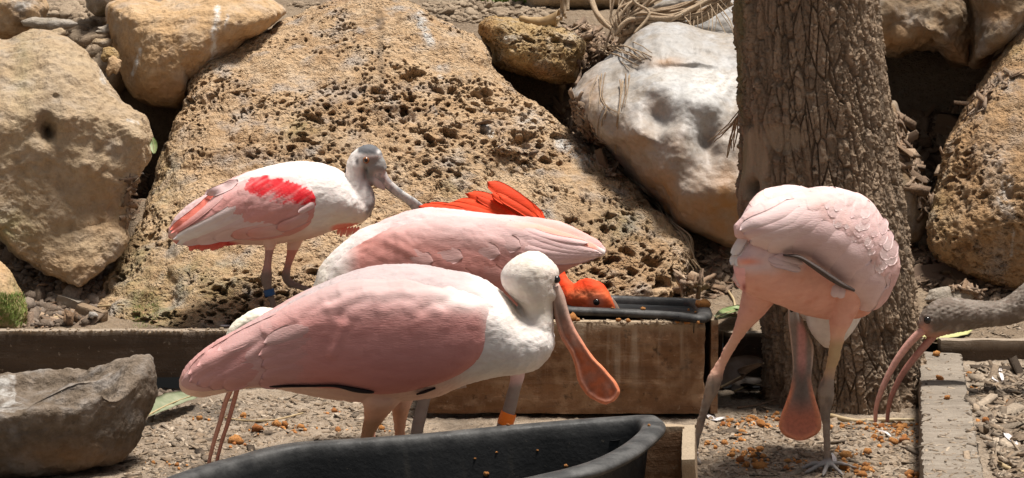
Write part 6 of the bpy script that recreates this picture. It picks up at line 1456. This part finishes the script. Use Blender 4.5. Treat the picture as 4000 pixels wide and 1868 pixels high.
    for i in range(8, -1, -1):                       # lower rows first, every row overlaps the one below
        for j in range(9):
            rr = np.random.default_rng(i * 20 + j)
            x = 3200 + 37 * j + (18 if i % 2 else 0) + 11 * rr.normal(); y = 775 + 44 * i + 0.0022 * max(0, x - 3300) ** 2 * (1 - i / 9) + 10 * rr.normal()
            if y > 1165 - (3410 - x) * 1.0 or x > 3490 - 0.0022 * (y - 1010) ** 2 or y < 778 + 0.003 * (x - 3250) ** 2: continue
            g = (x - 3200) / 300
            feather_on(surf, 'covert_feather', root, (x + 24 - 22 * g, y - 52), (x - 14 + 10 * g, y + 30 + 9 * rr.normal()), 46 + 7 * rr.normal(), Pc, Wc if rr.random() < .6 else Pc, seed=300 + k, lift=(-.005, .0004), camber=.0005, bow=0.03 * rr.normal(), round_tip=.55); k += 1
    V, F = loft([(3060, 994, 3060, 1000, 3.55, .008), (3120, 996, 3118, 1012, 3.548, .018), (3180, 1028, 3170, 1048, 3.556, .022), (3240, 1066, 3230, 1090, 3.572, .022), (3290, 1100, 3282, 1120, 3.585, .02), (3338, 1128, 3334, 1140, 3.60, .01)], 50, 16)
    o = mk('flight_feather', V, F, M['feather'], root, cols=np.tile((0.075, 0.058, 0.052), (len(V), 1))); o['label'] = 'dark strip under the folded wing'
    for k, (r0, t0, wd) in enumerate([((2935, 925), (2856, 1036), 44), ((2920, 905), (2862, 1000), 40), ((2950, 945), (2872, 1040), 40)]):
        feather('tail_feather', root, r0, t0, 3.585 - .004 * k, 3.58 - .004 * k, wd, Wc, WHITE, nrm=(-0.4, -1, 0.3), bend=0.04, seed=400 + k)
    for k, (r0, t0) in enumerate([((2990, 1010), (3110, 1040)), ((3020, 1000), (3136, 1030)), ((3000, 1025), (3128, 1056)), ((3270, 1110), (3258, 1162)), ((3290, 1120), (3280, 1166)), ((2890, 1050), (2872, 1102)), ((2905, 1060), (2886, 1120))]):
        feather('covert_feather', root, r0, t0, 3.565 + (.04 if k > 4 else 0) + (.03 if k in (3, 4) else 0), 3.565 + (.04 if k > 4 else 0) + (.03 if k in (3, 4) else 0), 34, Pc, Wc, nrm=(0, -1, 0.4), bend=0.1, seed=420 + k)
    # bill
    L_ = [(3078, 1205), (3080, 1260), (3090, 1347), (3097, 1437), (3089, 1508), (3070, 1568), (3048, 1628), (3043, 1669), (3062, 1700), (3098, 1717)]
    R_ = [(3118, 1205), (3150, 1285), (3176, 1347), (3175, 1413), (3169, 1484), (3185, 1556), (3203, 1616), (3208, 1669), (3184, 1700), (3150, 1717)]
    st = [(L_[i][0], L_[i][1], R_[i][0], R_[i][1], 3.90 - .006 * i, [.022, .02, .016, .012, .009, .007, .006, .005, .004, .003][i]) for i in range(10)] + [(3118, 1721, 3134, 1721, 3.84, .001)]
    V, F = loft(st, 130, 52); sx, sy = proj(V)
    e = np.minimum(seg_dist(sx, sy, L_ + [(3124, 1722)]), seg_dist(sx, sy, R_ + [(3124, 1722)]))
    V[:, 1] -= 0.003 * np.exp(-((e - 8) / 6) ** 2) * sstep(1480, 1580, sy)
    V = V + normals(V, F) * (0.0007 * fbm(V * np.array([40, 40, 20]), 3, 2))[:, None]
    c = np.tile((0.26, 0.205, 0.175), (len(V), 1))
    mid = abs(sx - (3132 + 0.0 * sy)); c = mixc(c, (0.62, 0.30, 0.27), sstep(26, 8, mid - 0.0) * sstep(1240, 1290, sy) * sstep(1520, 1440, sy + 1.5 * mid) * 0.85)
    c = mixc(c, (0.36, 0.34, 0.32), sstep(1270, 1230, sy) * 0.9)
    c = mixc(c, (0.66, 0.20, 0.105), sstep(1530, 1640, sy) * 0.92)
    c = mixc(c, (0.84, 0.30, 0.15), sstep(26, 6, e) * sstep(1440, 1560, sy))
    c = mixc(c, (0.10, 0.075, 0.06), 0.6 * sstep(1400, 1470, sy) * sstep(1660, 1560, sy) * np.exp(-((sx - 3130) / 28) ** 2))
    c = mixc(c, (0.50, 0.36, 0.29), sstep(8, 3, e) * sstep(1500, 1400, sy))
    o = mk('bill', V, F, M['bill'], root, cols=c); o['label'] = 'broad spoon bill hanging down between the legs'
    eye_at(root, 3098, 1212, 3.885, 0.007)
right_bird()

# ---- scarlet ibis feeding from the second tub
def scarlet_ibis():
    D = 4.62
    gz = float(bed_h(np.array([P(1900, 900, 4.9)[0]]), np.array([4.86]))[0])
    root = empty('scarlet_ibis', (P(1960, 1000, 4.86)[0], 4.86, gz), 'scarlet ibis dipping its head into the black tub behind the pink birds', 'bird')
    fy = float(368 + (CAM_H - gz - .012) * FPX / 4.86)
    body = [(1640, 812, 1642, 830, D, .01), (1760, 800, 1760, 930, D, .05), (1900, 790, 1900, 1010, D, .08), (2010, 795, 2010, 1050, D, .09), (2090, 835, 2090, 1070, D, .08), (2150, 900, 2140, 1075, D, .06), (2180, 980, 2172, 1060, D, .03)]
    neck = [(2060, 960, 2180, 940, D, .06), (2130, 1050, 2192, 1020, D, .035), (2168, 1120, 2212, 1075, D - .02, .028), (2200, 1175, 2240, 1110, D - .06, .03), (2240, 1205, 2275, 1092, D - .10, .034), (2300, 1225, 2310, 1090, D - .12, .036), (2350, 1225, 2358, 1112, D - .13, .032), (2388, 1220, 2386, 1160, D - .14, .02), (2405, 1230, 2398, 1190, D - .14, .01)]
    l1 = [(1950, 1000, 2040, 1000, D + .05, .05), (1975, 1080, 2015, 1080, 4.8, None), (1985, 1160, 2008, 1160, 4.86, None), (1988, fy, 2008, fy, 4.86, None)]
    l2 = [(1850, 980, 1940, 980, D + .05, .05), (1880, 1080, 1915, 1080, 4.82, None), (1885, 1160, 1908, 1160, 4.88, None), (1890, fy, 1910, fy, 4.88, None)]
    parts = [loft(body, 50, 40), loft(neck, 46, 30), loft(l1, 30, 16), loft(l2, 30, 16)]
    for x_, dd in ((1998, 4.86), (1900, 4.88)):
        p = P(x_, fy, dd); p[2] = gz; parts += toes(p, 0, .06, .004)
    V, F = remesh(parts, 0.0032, 5); sx, sy = proj(V)
    V, H, I, fo = plumage(V, F, (-1, 0.1), 0.03, 0.02, 0.0015, 55, D, fold=0.003, fine=0.0012)
    c = np.tile(SCARLET, (len(V), 1)); hd = sstep(2190, 2240, sx)
    c = mixc(c, (0.80, 0.16, 0.045), hd * 0.7 * sstep(1110, 1150, sy)); c = mixc(c, (0.85, 0.30, 0.14), hd * 0.6 * np.exp(-((sx - 2290) / 60) ** 2 - ((sy - 1150) / 14) ** 2))
    c = mixc(c, (0.72, 0.30, 0.20), hd * np.exp(-((sx - 2330) / 26) ** 2 - ((sy - 1180) / 22) ** 2) * 0.8)
    c = mixc(c, (0.50, 0.13, 0.08), sstep(1090, 1120, sy) * (sx < 2100))
    c = c * (1 + 0.2 * (I - 0.5) + 0.15 * fo)[:, None]
    mk('body', V, F, M['feather'], root, cols=c)
    k = 0
    for r0, t0, d0, wd, bend in [((2105, 850), (1903, 712), D - .05, 62, -.10), ((2085, 835), (1915, 722), D - .045, 50, -.08), ((2120, 900), (1930, 742), D - .06, 60, -.08), ((2060, 860), (1826, 757), D - .07, 62, -.10), ((2050, 870), (1850, 772), D - .075, 60, -.08), ((2020, 850), (1775, 788), D - .08, 58, -.06), ((2030, 880), (1800, 805), D - .085, 62, -.05), ((1990, 870), (1740, 800), D - .09, 56, -.05), ((1940, 860), (1636, 808), D - .085, 50, -.05), ((1900, 850), (1665, 800), D - .08, 46, -.05), ((2125, 870), (1985, 760), D - .03, 54, -.06), ((2130, 870), (2020, 770), D - .02, 50, -.05), ((1960, 880), (1700, 815), D - .1, 60, -.04)]:
        feather('flight_feather', root, r0, t0, d0, d0 + .02, wd, SCARLET * (0.85 + 0.15 * (k % 3)), SCARLET * (0.9 + .1 * (k % 2)), nrm=(0.15, -1, 0.55), bend=bend * -1, seed=500 + k); k += 1
    rr = np.random.default_rng(3)
    for i in range(26):
        t = rr.random(); x0, y0 = 2110 - 220 * t + 10 * rr.normal(), 850 + 25 * t + 6 * rr.normal(); L = 150 + 60 * rr.random(); an = 0.30 + 0.42 * (1 - t) + 0.06 * rr.normal()
        feather('flight_feather', root, (x0, y0), (x0 - L * math.cos(an), y0 - L * math.sin(an) * (0.9 - .35 * t)), D - .10 + .05 * t + .015 * rr.random(), D - .085 + .05 * t, 26 + 10 * rr.random(), SCARLET * (.75 + .35 * rr.random()), SCARLET * (.8 + .3 * rr.random()), nrm=(0.2, -1, 0.5), bend=0.05, seed=540 + i)
    V, F = loft([(2392, 1160, 2372, 1222, D - .14, .012), (2412, 1190, 2395, 1232, D - .14, .009), (2430, 1230, 2416, 1250, D - .145, .006), (2440, 1275, 2428, 1280, D - .145, .004)], 30, 14)
    mk('bill', V, F, M['bill'], root, cols=np.tile((0.36, 0.25, 0.19), (len(V), 1)))
    eye_at(root, 2330, 1180, D - .158, 0.0085)
scarlet_ibis()

# ---- pale ibis hidden behind the tail of the nearest bird: its back and its open bill show
def curved_bill(root, px, D, r0, r1, col, name='bill'):
    pts = [P(x, y, D + 0.02 * i / len(px)) for i, (x, y) in enumerate(px)]
    V, F = tube(pts, np.linspace(r0, r1, len(pts)), 50, 12)
    V = V + normals(V, F) * (0.0005 * fbm(V * 60, 3, 1))[:, None]
    sx, sy = proj(V)
    return mk(name, V, F, M['bill'], root, cols=np.asarray(col)[None] * (1 + 0.18 * fbm(V * 22, 3, 2))[:, None])
def hidden_ibis():
    D = 3.70
    gx_, gz = ground_at(1150, D)
    root = empty('ibis', (P(1150, 1500, D)[0], D, gz), 'cream coloured ibis mostly hidden behind the tail of the nearest spoonbill', 'bird')
    fy = float(368 + (CAM_H - gz - .012) * FPX / D)
    body = [(985, 1330, 985, 1400, D, .03), (1040, 1262, 1045, 1460, D, .07), (1140, 1245, 1150, 1490, D, .085), (1280, 1260, 1290, 1490, D, .085), (1400, 1300, 1400, 1460, D, .06), (1480, 1350, 1480, 1420, D, .02)]
    neck = [(1130, 1235, 1120, 1330, D - .02, .04), (1060, 1208, 1055, 1290, D - .02, .036), (1000, 1208, 1010, 1280, D - .02, .033), (945, 1238, 975, 1300, D - .02, .03), (902, 1272, 950, 1330, D - .02, .028), (884, 1320, 945, 1350, D - .02, .028), (878, 1380, 945, 1390, D - .02, .028), (882, 1440, 950, 1440, D - .02, .03), (895, 1490, 940, 1490, D - .02, .02), (900, 1510, 930, 1510, D - .02, .01)]
    l1 = [(1150, 1450, 1230, 1450, D, .04), (1190, 1520, 1215, 1520, D, None), (1195, 1540, 1215, 1540, D + .02, None), (1240, fy, 1258, fy, D + .05, None)]
    l1 = [(1240, 1440, 1330, 1440, D, .04), (1300, 1500, 1330, 1500, D, None), (1330, 1530, 1352, 1530, D, None), (1440, 1600, 1455, 1590, D, None), (1450, fy, 1468, fy, D, None)]
    l2 = [(1320, 1440, 1400, 1440, D + .04, .04), (1400, 1500, 1424, 1500, D + .04, None), (1470, 1540, 1490, 1540, D + .04, None), (1555, 1620, 1572, 1610, D + .04, None), (1560, fy, 1576, fy, D + .04, None)]
    parts = [loft(body, 40, 36), loft(neck, 50, 26), loft(l1, 40, 14), loft(l2, 40, 14)]
    for x_, dd in ((1459, D), (1568, D + .04)):
        p = P(x_, fy, dd); p[2] = gz; parts += toes(p, PI, .06, .004)
    V, F = remesh(parts, 0.0034, 5); sx, sy = proj(V)
    V, H, I, fo = plumage(V, F, (1, 0.2), 0.02, 0.016, 0.002, 65, D, fold=0.003, fine=0.0015)
    c = np.tile((0.80, 0.74, 0.61), (len(V), 1)); c = mixc(c, (0.5, 0.25, 0.18), sstep(1500, 1520, sy))
    mk('body', V, F, M['feather'], root, cols=c * (1 + 0.1 * (I - .5))[:, None])
    pk = (0.56, 0.27, 0.19)
    curved_bill(root, [(914, 1490), (898, 1530), (880, 1575), (862, 1640), (840, 1712), (822, 1780), (812, 1830)], D - .02, .0062, .0036, pk)
    curved_bill(root, [(930, 1490), (924, 1530), (905, 1600), (888, 1660), (868, 1720), (850, 1790), (844, 1830)], D - .02, .0056, .0032, (0.46, 0.2, 0.14))
hidden_ibis()

# ---- dark young ibis at the right edge
def dark_ibis():
    D = 4.20
    gx_, gz = ground_at(4450, D)
    root = empty('ibis', (P(4300, 1300, D)[0], D, gz), 'dark grey necked ibis with open curved pink bill reaching in from the edge', 'bird')
    fy = float(368 + (CAM_H - gz - .012) * FPX / D)
    neck = [(3588, 1262, 3600, 1290, D, .010), (3604, 1226, 3622, 1312, D, .024), (3634, 1192, 3655, 1314, D, .032), (3682, 1168, 3708, 1300, D, .036), (3742, 1168, 3776, 1287, D, .034), (3817, 1178, 3831, 1275, D, .030), (3899, 1178, 3912, 1269, D, .030), (3953, 1152, 3975, 1256, D, .031), (4005, 1108, 4040, 1225, D, .034), (4060, 1050, 4120, 1160, D, .038), (4140, 1000, 4180, 1140, D, .05), (4230, 990, 4240, 1180, D, .07)]
    body = [(4130, 1040, 4130, 1130, D, .03), (4190, 980, 4190, 1210, D, .07), (4320, 940, 4320, 1270, D, .095), (4480, 930, 4480, 1270, D, .095), (4620, 960, 4620, 1210, D, .07), (4740, 1010, 4740, 1130, D, .04), (4850, 1060, 4850, 1100, D, .01)]
    l1 = [(4360, 1200, 4460, 1200, D - .03, .04), (4390, 1290, 4425, 1290, D - .03, None), (4395, 1400, 4418, 1400, D - .03, None), (4395, fy, 4415, fy, D - .03, None)]
    l2 = [(4420, 1200, 4520, 1200, D + .05, .04), (4450, 1290, 4485, 1290, D + .05, None), (4480, 1400, 4503, 1400, D + .05, None), (4470, fy, 4490, fy, D + .05, None)]
    parts = [loft(neck, 90, 36), loft(body, 40, 36), loft(l1, 30, 14), loft(l2, 30, 14)]
    for x_, dd in ((4405, D - .03), (4480, D + .05)):
        p = P(x_, fy, dd); p[2] = gz; parts += toes(p, PI, .06, .004)
    V, F = remesh(parts, 0.0028, 4); sx, sy = proj(V)
    V, H, I, fo = plumage(V, F, (1, -0.1), 0.014, 0.010, 0.0036, 75, D, fold=0.0015, fine=0.0020)
    fl = sstep(0.1, 0.5, fbm(V * np.array([50, 50, 70]), 3, 6))
    c = np.tile((0.150, 0.118, 0.092), (len(V), 1)); c = mixc(c, (0.36, 0.315, 0.27), fl * 0.6 * sstep(3600, 3700, sx) + 0.25 * (I > .6))
    c = mixc(c, (0.60, 0.34, 0.26), np.exp(-((sx - 3612) / 22) ** 2 - ((sy - 1285) / 26) ** 2)); c = mixc(c, (0.42, 0.22, 0.15), sstep(1290, 1312, sy + 0.18 * (sx - 3640)) * sstep(3740, 3680, sx))
    c = mixc(c, (0.5, 0.3, 0.25), sstep(1300, 1340, sy) * (sx > 4000))
    mk('body', V, F, M['feather'], root, cols=c)
    for seed in (1, 2):
        V, F = loft([(4180, 1000, 4190, 1120, D + (-.06 if seed == 1 else .06), .02), (4320, 960, 4320, 1200, D + (-.07 if seed == 1 else .07), .05), (4500, 960, 4500, 1190, D + (-.065 if seed == 1 else .065), .05), (4700, 1020, 4700, 1110, D + (-.03 if seed == 1 else .03), .03), (4840, 1070, 4840, 1085, D, .008)], 60, 30)
        mk('wing', V, F, M['feather'], root, cols=np.tile((0.15, 0.12, 0.10), (len(V), 1)))
    pk = (0.62, 0.33, 0.27)
    curved_bill(root, [(3608, 1290), (3576, 1316), (3538, 1358), (3500, 1412), (3468, 1470), (3440, 1535), (3423, 1590), (3419, 1648)], D - .005, .0105, .0046, pk)
    curved_bill(root, [(3650, 1308), (3622, 1340), (3576, 1394), (3534, 1448), (3504, 1500), (3480, 1556), (3470, 1600), (3466, 1648)], D + .005, .0098, .0044, (0.45, 0.21, 0.165))
    eye_at(root, 3623, 1251, D - .026, 0.0085)
dark_ibis()
